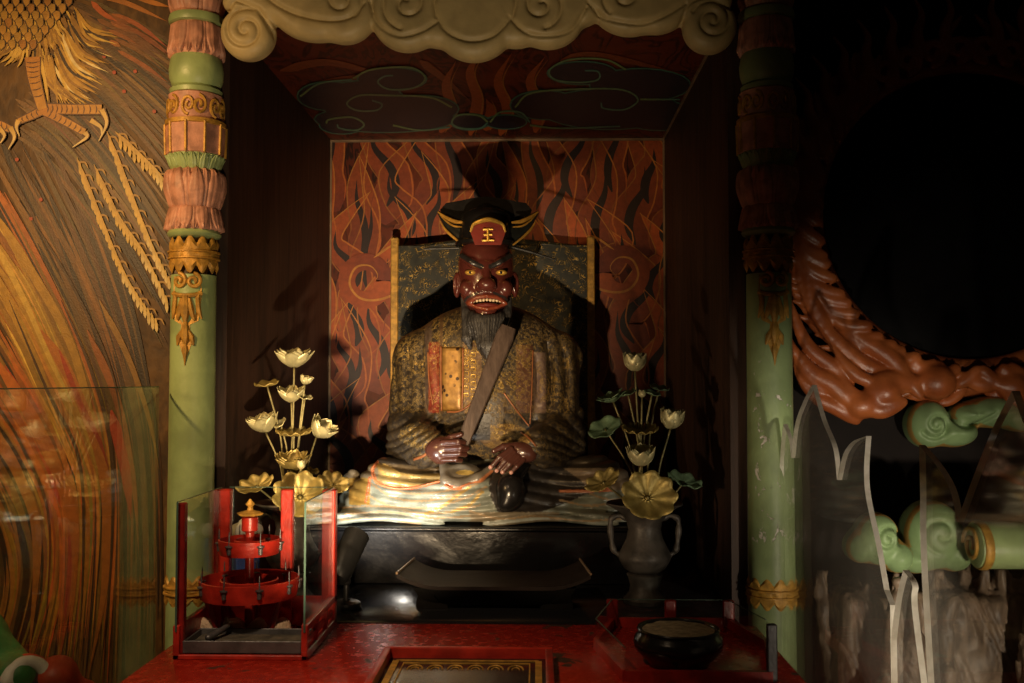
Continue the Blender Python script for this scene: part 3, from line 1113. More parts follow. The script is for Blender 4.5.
    for sg in (1, -1):
        b.tube([on(sg * (7 + p[0]), 283 + p[1], .6) for p in spiral(0, 0, 7.5, 1.2, -PI / 2, 1.4 * sg, 26)], .0062, 7)
        b.tube([on(sg * 13, 293, .6), on(sg * 11, 300, 1), on(sg * 12, 312, 1.2), on(sg * 15, 320, .6)], [.004, .007, .008, .003], 7)
        b.tube([on(sg * 3, 300, 1), on(sg * 5, 312, 1.3), on(sg * 8, 321, .8)], [.007, .011, .004], 7)
        b.tube([on(sg * 2, 331, .6), on(sg * 6, 338, 1), on(sg * 8, 346, .5)], [.006, .009, .003], 7)
    b.tube([on(-15, 295, .5), on(-7, 297, 1), on(0, 297.5, 1.2), on(7, 297, 1), on(15, 295, .5)], .007, 7)
    b.tube([on(0, 298, 1), on(0, 312, 1.6), on(0, 324, 1)], [.01, .017, .006], 8)
    b.tube([on(0, 322, .6), on(0, 336, 1.4), on(0, 346, .5)], [.006, .016, .004], 8)
    b.tube([on(0, 344, .4), on(0, 352, 1), on(0, 357, .6), on(0, 366, .2)], [.005, .0105, .006, .001], 8)
    # backing leaf, so the pendant reads as one plate
    b.add([on(u, v, .25) for u, v in ((-14, 278), (14, 278), (15, 298), (12, 322), (4, 326), (6, 345), (0, 362), (-6, 345), (-4, 326), (-12, 322), (-15, 298))], [tuple(range(11))])
    build('pendant', b, mats['gold'], root)
    return root


column((190 - CX) * PXC / F, 'pale green carved column with pink lotus rings and gold pendant beside the bird mural', {'green': M['green'], 'pink': M['pink'], 'gold': M['goldpaint']})
column((768 - CX) * PXC / F, 'chipped green carved column beside the round black mirror', {'green': M['green_chipped'], 'pink': M['pink'], 'gold': M['goldpaint']})

# ================================================================== CLOUD VALANCE
VD = 3.02


def carve(name, lobes, grooves, d, thick, h, mat, parent=None, org=None, pad=6, gcol=(.10, .08, .03), base=(.40, .33, .17), edge=None, round_=None, gdepth=.010, gw=2.1, blend=4.0, extra=None):
    """relief cut from a board: lobes and grooves are given on its front face"""
    s = d / F
    x0 = min(l[0] - l[2] for l in lobes) - pad; x1 = max(l[0] + l[2] for l in lobes) + pad
    y0 = min(l[1] - l[3] for l in lobes) - pad; y1 = max(l[1] + l[3] for l in lobes) + pad
    lo = W(x0, y1, d); hi = W(x1, y0, d)
    P = grid((lo.x, d - thick / 2 - h * 3, lo.z), (hi.x, d + thick / 2 + h * 3, hi.z), h)
    px, py = pj(P[0], d, P[2])
    d2 = None
    for l in lobes:
        a = np.hypot((px - l[0]) / l[2], (py - l[1]) / l[3])
        g = np.hypot((px - l[0]) / l[2] ** 2, (py - l[1]) / l[3] ** 2) + 1e-6
        e = a * (a - 1) / g
        d2 = e if d2 is None else smin(d2, e, blend)
    d2 = d2 * s
    r = round_ or thick * .42
    q0 = d2 + r; q1 = np.abs(P[1] - d) - (thick / 2 - r)
    f = np.sqrt(np.maximum(q0, 0) ** 2 + np.maximum(q1, 0) ** 2) + np.minimum(np.maximum(q0, q1), 0) - r
    dg = np.full((P[0].shape[0], 1, P[2].shape[2]), 1e9)
    for g in grooves:
        dg = np.minimum(dg, poly_dist(px, py, g))
    f = f + gdepth * np.exp(-(dg / gw) ** 2) * (P[1] < d)

    def paint(V):
        ppx, ppy = pj(V[:, 0], d, V[:, 2])
        dd = np.full(len(V), 1e9)
        for g in grooves:
            dd = np.minimum(dd, poly_dist(ppx, ppy, g))
        c = np.tile(np.array(base), (len(V), 1))
        al = np.zeros((len(V), 1))
        if edge is not None:
            ee = np.full(len(V), 1e9)
            for l in lobes:
                a = np.hypot((ppx - l[0]) / l[2], (ppy - l[1]) / l[3]); g = np.hypot((ppx - l[0]) / l[2] ** 2, (ppy - l[1]) / l[3] ** 2) + 1e-6
                ee = np.minimum(ee, a * (a - 1) / g)
            m = (ee > -2.0)[:, None] & (V[:, 1] < d - thick * .1)[:, None]
            c = np.where(m, np.array(edge)[None, :], c); al = np.where(m, .6, 0)
        return np.concatenate([c, al], 1)
    return build_sdf(name, f, P, mat, parent, org or ((lo.x + hi.x) / 2, d, lo.z), paint)


lob = [(249, 34, 27, 27), (272, 4, 48, 20), (318, 2, 50, 40), (345, 8, 34, 36), (408, 14, 38, 38), (440, 12, 34, 36), (474, 12, 46, 50), (516, 12, 34, 36), (548, 12, 38, 37), (575, -2, 34, 30), (630, -6, 44, 42), (655, -4, 40, 38), (709, 27, 27, 27), (688, 0, 44, 24),
       (300, -40, 80, 40), (400, -40, 90, 40), (500, -40, 90, 40), (600, -40, 90, 40), (670, -40, 70, 40)]
gr = [spiral(249, 34, 22, 3, -1.2, -1.6), [(222, 20), (240, 5), (262, 14), (277, 40)], bez([(270, 2), (284, 12), (303, 20), (330, 25), (352, 22), (366, 8)], 20), spiral(344, 4, 21, 3, .9, -1.4),
      spiral(408, 8, 26, 3, 1.8, 1.5), bez([(372, 6), (380, 28), (400, 40), (422, 36), (440, 25)], 18), bez([(438, 20), (448, 36), (470, 45), (494, 40), (512, 22)], 18), bez([(438, 22), (436, 5), (446, -15)], 8), bez([(512, 24), (516, 5), (506, -15)], 8),
      spiral(541, 10, 23, 3, 1.4, -1.5), bez([(510, 22), (525, 36), (548, 40), (570, 34), (586, 12)], 18), spiral(622, 0, 22, 3, 2.2, 1.3), bez([(588, 8), (605, 22), (635, 28), (660, 22), (684, 8)], 18), spiral(710, 25, 21, 3, 3.6, 1.7), bez([(680, 26), (688, 8), (706, 3), (728, 12)], 12)]
o = carve('cloud_valance', lob, gr, VD, .09, .0042, M['valance'], base=(.52, .40, .19))
tag(o, 'cream carved cloud valance with curling scrolls across the top of the niche', 'valance')
# ================================================================== SEATED STATUE
ST = thing('seated_statue', 'dark red bearded statue in gold brocade robe seated cross-legged on the black platform', 'statue', (-.19, 3.9, EYE - .5))


def proj(V):
    return pj(V[:, 0], V[:, 1], V[:, 2])


def cap(P, p0, r0, p1, r1):
    """capsule between two (px, py, depth) points, radii in pixels at that depth"""
    return sd_cap(P, W(*p0), W(*p1), r0 * p0[2] / F, r1 * p1[2] / F)


def ell(P, p, r, **k):
    s = p[2] / F
    return sd_ell(P, W(*p), (r[0] * s, r[1] * s, r[2] * s), **k)


# ---- robe over torso, shoulders and arms
lo = W(372, 520, 3.9); hi = W(600, 300, 3.9)
P = grid((lo.x - .03, 3.36, lo.z + .05), (hi.x + .03, 4.25, hi.z), .0056)
f = ell(P, (488, 400, 3.95), (82, 56, 92))
f = smin(f, ell(P, (487, 345, 3.93), (70, 42, 40)), .05)
f = smin(f, cap(P, (420, 357, 3.96), 24, (556, 357, 3.96), 24), .06)
f = smin(f, cap(P, (487, 340, 3.94), 30, (487, 318, 3.90), 22), .04)
for sg in (-1, 1):
    cx = 487 + sg * 0
    X = lambda dx: 487 + sg * dx
    if sg < 0:
        f = smin(f, cap(P, (417, 360, 3.95), 24, (414, 430, 3.86), 27), .045)
        f = smin(f, cap(P, (412, 436, 3.80), 24, (434, 448, 3.60), 16), .04)
        f = smin(f, cap(P, (402, 452, 3.78), 16, (428, 458, 3.62), 11), .04)
    else:
        f = smin(f, cap(P, (557, 360, 3.95), 24, (558, 428, 3.86), 27), .045)
        f = smin(f, cap(P, (560, 436, 3.80), 24, (534, 446, 3.60), 17), .04)
        f = smin(f, cap(P, (570, 452, 3.78), 16, (545, 458, 3.62), 11), .04)
# hollow between the forearms in front of the belly
px, py = pj(P[0], P[1], P[2])
front = 1 / (1 + np.exp((P[1] - 3.93) / .03))
# pleats: arcs that wrap the upper arms, slanting creases on the forearms
rl = np.hypot((px - 492) * 1.0, (py - 372) * .55) + 2.0 * np.sin(py / 19); rr = np.hypot((px - 478) * 1.0, (py - 376) * .60) + 1.5 * np.sin(py / 23)
upper = 1 / (1 + np.exp((py - 412) / 5))
wl = upper * (1 / (1 + np.exp((px - 436) / 4))); wr = upper * (1 / (1 + np.exp(-(px - 536) / 3)))


def groove(ph, sharp=3):
    return (np.abs(np.sin(ph)) ** sharp)


top = 1 / (1 + np.exp(-(py - 345) / 6))
f = f + front * top * (wl * .018 * (1 - groove(rl * PI / 14.0, .75)) + wr * .034 * (1 - groove(rr * PI / 14.5, .7)))
low = 1 - upper
wv = px * .62 + py * 1.25 + 7 * np.sin(px / 17) + 5 * np.sin(py / 9 + px / 30)
f = f + front * low * .012 * (1 - groove(wv * PI / 13.5, .6)) * (px < 470)
wv = -px * .62 + py * 1.25 + 7 * np.sin(px / 17) + 5 * np.sin(py / 9)
f = f + front * low * .011 * (1 - groove(wv * PI / 14, .6)) * (px >= 505)


def paint_robe(V):
    x, y = proj(V)
    n = len(V)
    c = np.tile(np.array([.034, .026, .018, .5]), (n, 1))
    fr = V[:, 1] < 3.97

    def put(m, col):
        c[m & fr] = col
    up = y < 413
    put(up & (x < 445), [.034, .026, .018, .85])
    put(up & (x > 520), [.040, .030, .022, .9])
    put(up & (x > 425) & (x < 432), [.085, .06, .045, .15])
    put(up & (x > 428.5) & (x < 439.5) & (y > 342), [.20, .030, .016, .45])
    put(up & (x > 439.5) & (x < 443), [.10, .06, .03, .1])
    put(up & (x > 463) & (x < 482) & (y > 342), [.14, .08, .035, 1.0])
    put(up & (x > 516) & (x < 533) & (y > 345), [.11, .05, .03, .95])
    put(up & (x > 533.5) & (x < 546) & (y > 352), [.17, .115, .095, .55])  # purplish brown strip: a highlight painted into the cloth colour
    put(up & (x > 498) & (x < 516) & (y > 372), [.05, .03, .015, .9])
    # sleeves: thread shows in patches
    m = (y >= 413)
    put(m, [.040, .033, .026, .25])
    put(m & (np.hypot((x - 424) / 26, (y - 435) / 13) < 1), [.085, .07, .045, .9])
    put(m & (np.hypot((x - 505) / 26, (y - 437) / 13) < 1), [.14, .085, .03, 1.0])
    put(m & (x > 465) & (x < 490) & (y < 440), [.012, .010, .009, 0])  # near-black between the forearms: shade put into the colour
    return c


robe = build_sdf('robe', f, P, M['brocade'], ST, None, paint_robe)


def front_depth(px_, py_, obj_list, default=3.75):
    """depth of the first surface met along the line of sight from the front"""
    from mathutils.bvhtree import BVHTree
    best = None
    o = Vector((0, 0, EYE)); d = ray(px_, py_).normalized()
    for bv, off in obj_list:
        h = bv.ray_cast(o - off, d)
        if h[0] is not None:
            y = (h[0] + off).y
            best = y if best is None else min(best, y)
    return best if best is not None else default


def bvh(o):
    from mathutils.bvhtree import BVHTree
    return (BVHTree.FromPolygons([v.co for v in o.data.vertices], [tuple(p.vertices) for p in o.data.polygons]), Vector(o['_org']))


RB = [bvh(robe)]


def strip(px0, px1, y0, y1, lift, dots=False, rows=26, cols_=8, xs=None):
    """cloth band lying on the robe between two rows of the chest"""
    vs = []; fs = []
    for j in range(rows + 1):
        y = y0 + (y1 - y0) * j / rows
        for i in range(cols_ + 1):
            u = i / cols_
            x = px0 + (px1 - px0) * u + (xs(j / rows) if xs else 0)
            d = front_depth(x, y, RB)
            e = .3 if i in (0, cols_) or j in (0, rows) else 1
            vs.append(W(x, y, d - lift * e))
    for j in range(rows):
        for i in range(cols_):
            a = j * (cols_ + 1) + i
            fs.append((a, a + 1, a + cols_ + 2, a + cols_ + 1))
    return vs, fs


vs, fs = strip(441.5, 462, 347, 411, .008)
b = MB().add(vs, fs)
t = NT('gold_collar_cloth')
vo = t.n('ShaderNodeTexVoronoi'); vo.inputs['Scale'].default_value = 34; t.l(t.coord(), vo.inputs['Vector'])
dots = t.math('MULTIPLY', t.math('SUBTRACT', 1.0, t.step(vo.outputs['Distance'], .20, .30)), t.step(t.noise(16, 2), .42, .5))
t.bsdf(t.mix(dots, t.mix(t.step(t.noise(40, 4), .3, .7), (.22, .115, .028), (.36, .20, .05)), (.03, .014, .008)), .42, .3, t.noise(60, 3), .001)
cb_ = build('collar_band', b, t.m, ST)
cb_.modifiers.new('thick', 'SOLIDIFY').thickness = .006
hems = []


def on_robe(pts, lift=.004, n=24):
    return [W(x, y, front_depth(x, y, RB) - lift) for x, y in bez(pts, n)]


for pts, r in (([(441, 346), (441, 380), (441.5, 411)], .0035), ([(463, 348), (463, 380), (462, 411)], .0035), ([(447, 412), (460, 411), (472, 403), (481, 394)], .0035), ([(504, 393), (515, 408), (529, 426)], .0032), ([(533, 350), (532, 385), (530, 424)], .0022), ([(428, 352), (429, 380), (433, 405)], .003)):
    hems.append((on_robe(pts), r))
M['hem'] = mat_plain('orange_hem', (.28, .10, .035), .38, .1, .3)
for pts, r in hems:
    build('hem_trim', MB().tube(pts, r, 7), M['hem'], ST, angle=180)
b = MB()
b.tube(on_robe([(414, 459.5), (425, 455), (433, 447), (439, 438)], .004), .0055, 7)
build('cuff_edge', b, M['hem'], ST, angle=180)
b = MB()
b.tube(on_robe([(521, 432), (528, 437), (536, 446)], .003), .004, 7)
build('cuff_edge', b, M['hem'], ST, angle=180)
# meander marks of gold thread beside the collar
b = MB()
for r_ in range(7):
    for k in range(2):
        x, y = 466.5 + k * 7, 352 + r_ * 7.2 + (k * 3)
        pts = [(x - 2.4, y + 2.2), (x - 2.4, y - 2.2), (x + 2.2, y - 2.2), (x + 2.2, y + 1.3), (x - .6, y + 1.3), (x - .6, y - .4)]
        b.tube([W(u, v, front_depth(u, v, RB) - .001) for u, v in pts], .0016, 5)
build('thread_meander', b, M['gold'], ST)

# ---- lower robe over the folded legs
lo = W(332, 532, 3.75); hi = W(668, 445, 3.75)
P = grid((lo.x, 3.43, EYE - .505), (hi.x, 4.25, EYE - .20), .0056)
f = cap(P, (486, 492, 3.88), 40, (392, 492, 3.70), 32)
f = smin(f, cap(P, (392, 492, 3.70), 33, (372, 503, 3.70), 27), .05)
f = smin(f, cap(P, (486, 492, 3.88), 40, (596, 490, 3.70), 32), .05)
f = smin(f, cap(P, (596, 490, 3.70), 32, (622, 503, 3.70), 26), .05)
f = smin(f, ell(P, (487, 505, 3.70), (118, 50, 28)), .06)
f = smin(f, ell(P, (468, 500, 3.62), (62, 38, 30)), .05)
f = smin(f, sd_box(P, ((W(495, 0, 3.72)).x, 3.75, EYE - .485), (.560, .262, .028), .026), .05)
f = smin(f, cap(P, (352, 478, 3.78), 9, (346, 515, 3.74), 10), .04)
f = smin(f, cap(P, (636, 482, 3.78), 7, (645, 515, 3.74), 9), .04)
f = np.maximum(f, (EYE - .498) - P[2])
px, py = pj(P[0], P[1], P[2])
front = 1 / (1 + np.exp((P[1] - 3.80) / .04))
# hanging swags across the lap
sw = np.hypot((px - 437) * .60, (py - 408)); sw2 = np.hypot((px - 570) * .60, (py - 408))
body = 1 / (1 + np.exp((py - 508) / 2.5))
f = f + front * body * (px < 492) * .012 * (1 - groove((sw + 1.5 * np.sin(px / 21)) * PI / 9.2, .9))
f = f + front * body * (px >= 520) * .012 * (1 - groove((sw2 + 2 * np.sin(px / 25)) * PI / 11.0, .9))
# lapping waves along the hem
hem = (1 - body)
f = f + front * hem * .013 * (1 - groove((py * 1.0 + 4.5 * np.sin(px / 27.0)) * PI / 8.5, .9))
f = f + front * hem * .004 * np.sin(px / 14.0)

lines_gold = [[(384, 465), (400, 474), (420, 477), (440, 474), (446, 470)], [(376, 462), (382, 472), (395, 482), (420, 486), (444, 480)], [(470, 487), (440, 508), (425, 514)], [(482, 492), (470, 505), (452, 512)]]
lines_tan = [bez(g, 14) for g in ([(372, 484), (392, 497), (420, 501), (450, 496), (480, 482)], [(366, 494), (390, 506), (425, 508), (460, 500), (486, 487)], [(384, 484), (405, 493), (430, 493), (455, 489)], [(340, 508), (380, 506), (420, 513), (450, 512), (480, 505)], [(345, 514), (390, 512), (430, 518), (470, 516)], [(340, 520), (380, 519), (420, 524)], [(470, 511), (500, 519), (540, 516), (580, 521), (630, 518)], [(560, 500), (590, 506), (620, 502), (640, 506)], [(590, 494), (612, 500), (636, 496)])]
lines_org = [[(377, 462), (372, 470), (376, 482), (392, 488), (412, 488), (443, 481), (447, 486), (456, 488), (475, 481), (490, 472)], [(370, 478), (366, 502)], [(592, 482), (612, 490), (588, 491), (560, 491)], [(604, 474), (600, 486)]]


def paint_skirt(V):
    x, y = proj(V)
    c = np.zeros((len(V), 4))
    base = np.array([.27, .30, .25])
    c[:, :3] = base
    c[:, :3] *= (.86 + .14 * np.sin(x * .21 + y * .37))[:, None]

    def put(m, col):
        c[m] = col
    # upper bands carry gold and brown
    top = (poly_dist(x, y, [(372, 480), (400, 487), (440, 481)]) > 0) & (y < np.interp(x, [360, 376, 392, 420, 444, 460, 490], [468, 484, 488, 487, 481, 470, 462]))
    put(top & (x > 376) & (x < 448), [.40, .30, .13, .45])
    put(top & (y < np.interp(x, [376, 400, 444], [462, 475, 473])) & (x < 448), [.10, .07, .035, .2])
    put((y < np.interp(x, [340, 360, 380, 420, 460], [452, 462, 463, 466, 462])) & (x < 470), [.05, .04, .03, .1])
    put((x > 349) & (x < 370) & (y > 476) & (y < 505), [.50, .32, .08, .6])
    put((x > 345) & (x < 378) & (y <= 478) & (y > 462), [.22, .18, .12, .1])
    # the other knee carries brown bands too
    r = x > 545
    put(r & (y < 490), [.26, .20, .14, .1])
    put(r & (y < 468), [.05, .04, .03, .1])
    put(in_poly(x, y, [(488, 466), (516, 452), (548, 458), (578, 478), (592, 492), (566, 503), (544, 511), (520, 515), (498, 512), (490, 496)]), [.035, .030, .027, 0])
    put((y >= 512) & (x > 470) & (x < 560), [.26, .22, .15, .1])
    put((y >= 515) & (np.sin(x / 17.0 * 1.0 + y * .5) > .45), [.36, .40, .36, 0])
    for g in lines_tan:
        m = poly_dist(x, y, g) < 1.0; put(m, [.40, .29, .17, .05])
    for g in lines_gold:
        m = poly_dist(x, y, g) < 1.5; put(m, [.52, .36, .12, .5])
    for g in lines_org:
        m = poly_dist(x, y, g) < 1.6; put(m, [.50, .17, .07, .1])
    return c


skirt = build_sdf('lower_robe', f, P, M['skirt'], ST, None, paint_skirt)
RS = [bvh(skirt)]
RA = RB + RS
# rolled orange and gold edges that stand up from the cloth
edges = []
for g in lines_org[:2]:
    q = [W(x, y, front_depth(x, y, RA, 3.6) - .001) for x, y in bez(g, 40)]
    edges.append((q, .0042))
for g in lines_org[2:]:
    q = [W(x, y, front_depth(x, y, RA, 3.6) - .001) for x, y in bez(g, 20)]
    edges.append((q, .0035))
M['orange_edge'] = mat_plain('orange_pink_edge', (.50, .17, .075), .4, .0, .3)
for q, r in edges:
    build('robe_edge', MB().tube(q, r, 6), M['orange_edge'], ST, angle=180)
# swag of cloth falling from the holding hand over the lap
lo = W(425, 500, 3.5); hi = W(500, 455, 3.5)
P = grid((lo.x, 3.36, lo.z), (hi.x, 3.74, hi.z), .0045)
f = cap(P, (444, 466, 3.60), 5, (446, 481, 3.54), 5)
f = smin(f, cap(P, (446, 481, 3.54), 5, (458, 486, 3.53), 6), .02)
f = smin(f, cap(P, (458, 486, 3.53), 6, (478, 479, 3.54), 5), .02)
f = smin(f, cap(P, (478, 479, 3.54), 5, (492, 468, 3.58), 4), .02)
f = smin(f, ell(P, (462, 474, 3.60), (20, 14, 11)), .02)
f = smax(f, -ell(P, (458, 468, 3.535), (13, 12, 7)), .01)
build_sdf('lap_swag', f, P, M['skirt'], ST, None, lambda V: np.where((poly_dist(*proj(V), [(446, 486), (458, 489.5), (480, 482), (492, 472)]) < 2.2)[:, None], np.array([.5, .18, .07, .1])[None, :], np.where((np.hypot((proj(V)[0] - 465) / 9, (proj(V)[1] - 472.5) / 2.5) < 1)[:, None], np.array([.55, .38, .1, .5])[None, :], np.array([.15, .13, .10, .05])[None, :])))
# rounded black fold between the knees
P = grid((W(486, 0, 3.5).x, 3.36, W(0, 520, 3.5).z), (W(540, 0, 3.5).x, 3.72, W(0, 462, 3.5).z), .005)
f = ell(P, (510, 493, 3.535), (15.5, 17, 20))
f = smin(f, cap(P, (512, 478, 3.58), 10, (520, 466, 3.66), 9), .03)
f = smin(f, ell(P, (505, 504, 3.53), (9, 14, 9)), .02)
build_sdf('sash_end', f, P, M['black'], ST, smooth_it=2)
# ---- head, neck and hands: one body
HD = 3.82
lo = W(448, 330, HD); hi = W(524, 226, HD)
P = grid((lo.x, 3.62, lo.z), (hi.x, 4.02, hi.z), .0033)
C = 486


def hc(x0, y0, o0, r0, x1, y1, o1, r1):
    return cap(P, (x0, y0, HD - o0), r0, (x1, y1, HD - o1), r1)


def he(x, y, o, r, **k):
    return ell(P, (x, y, HD - o), r, **k)


f = he(C, 266, 0, (28, 33, 36))
f = smin(f, he(C, 292, .02, (25.5, 27, 24)), .03)
f = smin(f, cap(P, (C, 318, 3.86), 19, (C, 300, 3.85), 20), .03)
for sg in (-1, 1):
    f = smin(f, he(C + sg * 19, 288.5, .090, (8, 8.5, 8.5)), .009)       # cheek
    f = smin(f, hc(C + sg * 4, 267, .126, 3.2, C + sg * 14, 262.5, .118, 4.2), .010)  # brow
    f = smin(f, hc(C + sg * 14, 262.5, .118, 4.2, C + sg * 24, 256, .085, 3), .010)
    f = smax(f, -he(C + sg * 15.5, 272.5, .135, (8, 6, 4.2)), .010)     # socket
    f = smin(f, hc(C + sg * 6.5, 287.5, .128, 4.2, C + sg * 7, 288, .13, 4), .006)  # nostril wing
    f = smin(f, he(C + sg * 29, 285, -.01, (4, 7, 13)), .008)           # ear
    f = smax(f, -he(C + sg * 31, 284, .01, (2, 3, 8)), .006)
    f = smin(f, hc(C + sg * 12, 293, .108, 2.4, C + sg * 20, 300, .092, 2.4), .010)  # fold beside the mouth
f = smin(f, hc(C, 266, .125, 3.4, C + .5, 282, .145, 5.2), .010)         # nose
f = smin(f, he(C + .5, 284.5, .145, (9.6, 8.5, 7.2)), .007)
f = smin(f, hc(C - 4, 263, .122, 2.4, C + 4, 263, .122, 2.4), .01)
f = smin(f, he(C, 301, .085, (20, 12, 11)), .014)                        # muzzle
f = smax(f, -he(C + 1, 302.6, .128, (16.5, 12, 4.0)), .006)               # open mouth
for (a, c_) in (((-18, 303.5), (-10, 297.5)), ((-10, 297.5), (0, 296.0)), ((0, 296.0), (10, 297.5)), ((10, 297.5), (19, 303.5))):
    f = smin(f, hc(C + 1 + a[0], a[1], .128 - abs(a[0]) * .0012, 1.8, C + 1 + c_[0], c_[1], .128 - abs(c_[0]) * .0012, 1.8), .004)
for (a, c_) in (((-18, 303.5), (-10, 307.2)), ((-10, 307.2), (0, 309.2)), ((0, 309.2), (10, 307.2)), ((10, 307.2), (19, 303.5))):
    f = smin(f, hc(C + 1 + a[0], a[1], .126 - abs(a[0]) * .0012, 1.9, C + 1 + c_[0], c_[1], .126 - abs(c_[0]) * .0012, 1.9), .004)
f = smin(f, he(C, 315, .085, (11, 9, 7)), .012)                          # chin


def paint_head(V):
    x, y = proj(V)
    c = np.tile(np.array([.085, .020, .015, 0.0]), (len(V), 1))
    lips = (poly_dist(x, y, [(468, 303.5), (477, 297.5), (487, 296), (497, 297.5), (506, 303.5)]) < 1.7) | (poly_dist(x, y, [(468, 303.5), (477, 307), (487, 309.3), (497, 307), (506, 303.5)]) < 1.8)
    fr = V[:, 1] < HD - .06
    c[lips & fr] = [.17, .036, .016, 0]
    inside = (np.hypot((x - 487) / 17, (y - 303) / 4.0) < 1) & fr & ~lips
    c[inside] = [.03, .008, .006, 0]
    for sg in (-1, 1):
        br = poly_dist(x, y, [(486 + sg * 5, 266.5), (486 + sg * 14, 262), (486 + sg * 25, 255)]) < 2.6
        c[br & fr] = [.02, .018, .018, 0]
        mu = poly_dist(x, y, [(486 + sg * 8, 293), (486 + sg * 19, 297.5), (486 + sg * 24, 305)]) < 1.3
        c[mu & fr] = [.025, .02, .02, 0]
    return c


head = build_sdf('body', f, P, M['gloss_paint'], ST, None, paint_head)
SK = [.072, .026, .019, 0]


def hand_mesh(field, P):
    return build_sdf('hand_piece', field, P, M['gloss_paint'], ST, None, lambda V: np.tile(np.array(SK), (len(V), 1)))


# fist closed on the tablet
P = grid((W(424, 0, 3.5).x, 3.44, W(0, 470, 3.5).z), (W(474, 0, 3.5).x, 3.66, W(0, 428, 3.5).z), .0023)
f = ell(P, (441, 450.5, 3.55), (12, 11, 14))
f = smin(f, cap(P, (430, 448, 3.60), 9, (436, 450, 3.56), 11), .012)
for i in range(4):
    y = 441.8 + i * 5.9; L = (20, 23, 21.5, 17)[i]; r = (3.25, 3.35, 3.2, 2.8)[i]
    k = (444 - abs(i - 1.2) * 1.0, y + .5 - (i - 1.5) * .2, 3.523)
    pip = (444 + L * .72, y, 3.497 + .003 * abs(i - 1))
    dip = (444 + L * .98, y + .8, 3.520)
    tip = (444 + L * .72, y + 1.4, 3.550)
    g = cap(P, k, r, pip, r * .95)
    g = smin(g, cap(P, pip, r * .97, dip, r * .88), .002)
    g = smin(g, cap(P, dip, r * .88, tip, r * .75), .002)
    f = smin(f, g, .0032)
# thumb leaves the side of the palm and closes along the tablet
f = smin(f, cap(P, (441, 443, 3.555), 4.6, (452, 437.5, 3.53), 3.6), .004)
f = smin(f, cap(P, (452, 437.5, 3.53), 3.5, (461, 434.5, 3.515), 2.6), .0025)
h1 = hand_mesh(f, P)
# relaxed hand lying on the lap
P = grid((W(484, 0, 3.5).x, 3.42, W(0, 478, 3.5).z), (W(548, 0, 3.5).x, 3.72, W(0, 434, 3.5).z), .0025)
f = ell(P, (524, 452, 3.565), (14, 10, 10), roty=-.35)
f = smin(f, cap(P, (538, 446, 3.62), 9, (528, 450, 3.58), 9.5), .012)
for i, (kx, ky, mx, my, tx, ty, r) in enumerate(((511, 449, 500, 457, 491.5, 466.5, 3.0), (514, 453, 505, 461, 497.5, 470, 3.1), (518, 457, 510, 464, 503, 471.5, 3.0), (523, 460, 517, 466, 511.5, 472.0, 2.6))):
    g = cap(P, (kx, ky, 3.535), r * 1.05, (mx, my, 3.517), r)
    g = smin(g, cap(P, (mx, my, 3.517), r, (tx, ty, 3.512), r * .8), .002)
    f = smin(f, g, .004)
f = smin(f, cap(P, (516, 446, 3.56), 4.2, (503, 446.5, 3.54), 3.4), .004)
f = smin(f, cap(P, (503, 446.5, 3.54), 3.3, (494, 451, 3.53), 2.6), .0025)
h2 = hand_mesh(f, P)
# arms and trunk inside the robe join the head and the hands
lo = W(400, 500, 3.9); hi = W(575, 320, 3.9)
P = grid((lo.x, 3.5, lo.z), (hi.x, 4.1, hi.z), .009)
f = ell(P, (487, 400, 3.97), (48, 26, 74))
f = smin(f, cap(P, (487, 345, 3.95), 16, (487, 312, 3.88), 17), .03)
for q in ((((425, 360, 3.97), 13, (416, 428, 3.88), 12)), ((416, 432, 3.84), 11, (433, 448, 3.595), 7.5), ((551, 360, 3.97), 13, (557, 428, 3.88), 12), ((556, 432, 3.84), 11, (536, 447, 3.62), 7.5), ((425, 360, 3.97), 13, (551, 360, 3.97), 13)):
    f = smin(f, cap(P, *q), .02)
inner = hand_mesh(f, P)
for o in (h1, h2, inner):
    join_into(head, o)
# finger nails
b = MB()
for x, y in ((490.5, 467.3), (496.6, 470.8), (502.3, 472.2), (511, 472.6)):
    b.ball(W(x, y, 3.504), (.0075, .004, .0075), 10, 6)
build('finger_nail', b, mat_plain('pale_nail', (.42, .22, .18), .25), ST)
for sg in (-1, 1):
    x = C + sg * 15.5
    c0 = W(x, 272.5, HD - .108)
    e = build('eye', MB().ball(c0, (.021, .013, .0105), 20, 14), M['gold'], ST)
    sub(build('pupil', MB().ball(c0 + Vector((-.001, -.0105, -.001)), (.006, .004, .006), 14, 8), M['black'], ST), e)
b = MB()
for i in range(9):
    x = C + 1 - 13.2 + i * 3.3
    b.ball(W(x, 299.8 + abs(i - 4) * .28, HD - .124 + abs(i - 4) * .0035), (.0062, .005, .0062), 8, 6)
build('teeth', b, M['teeth'], ST)
b = MB()
b.ball(W(C + 1, 305.2, HD - .112), (.045, .02, .010), 16, 8)
build('tongue', b, mat_plain('tongue_red', (.12, .015, .010), .4, 0, .2), ST)
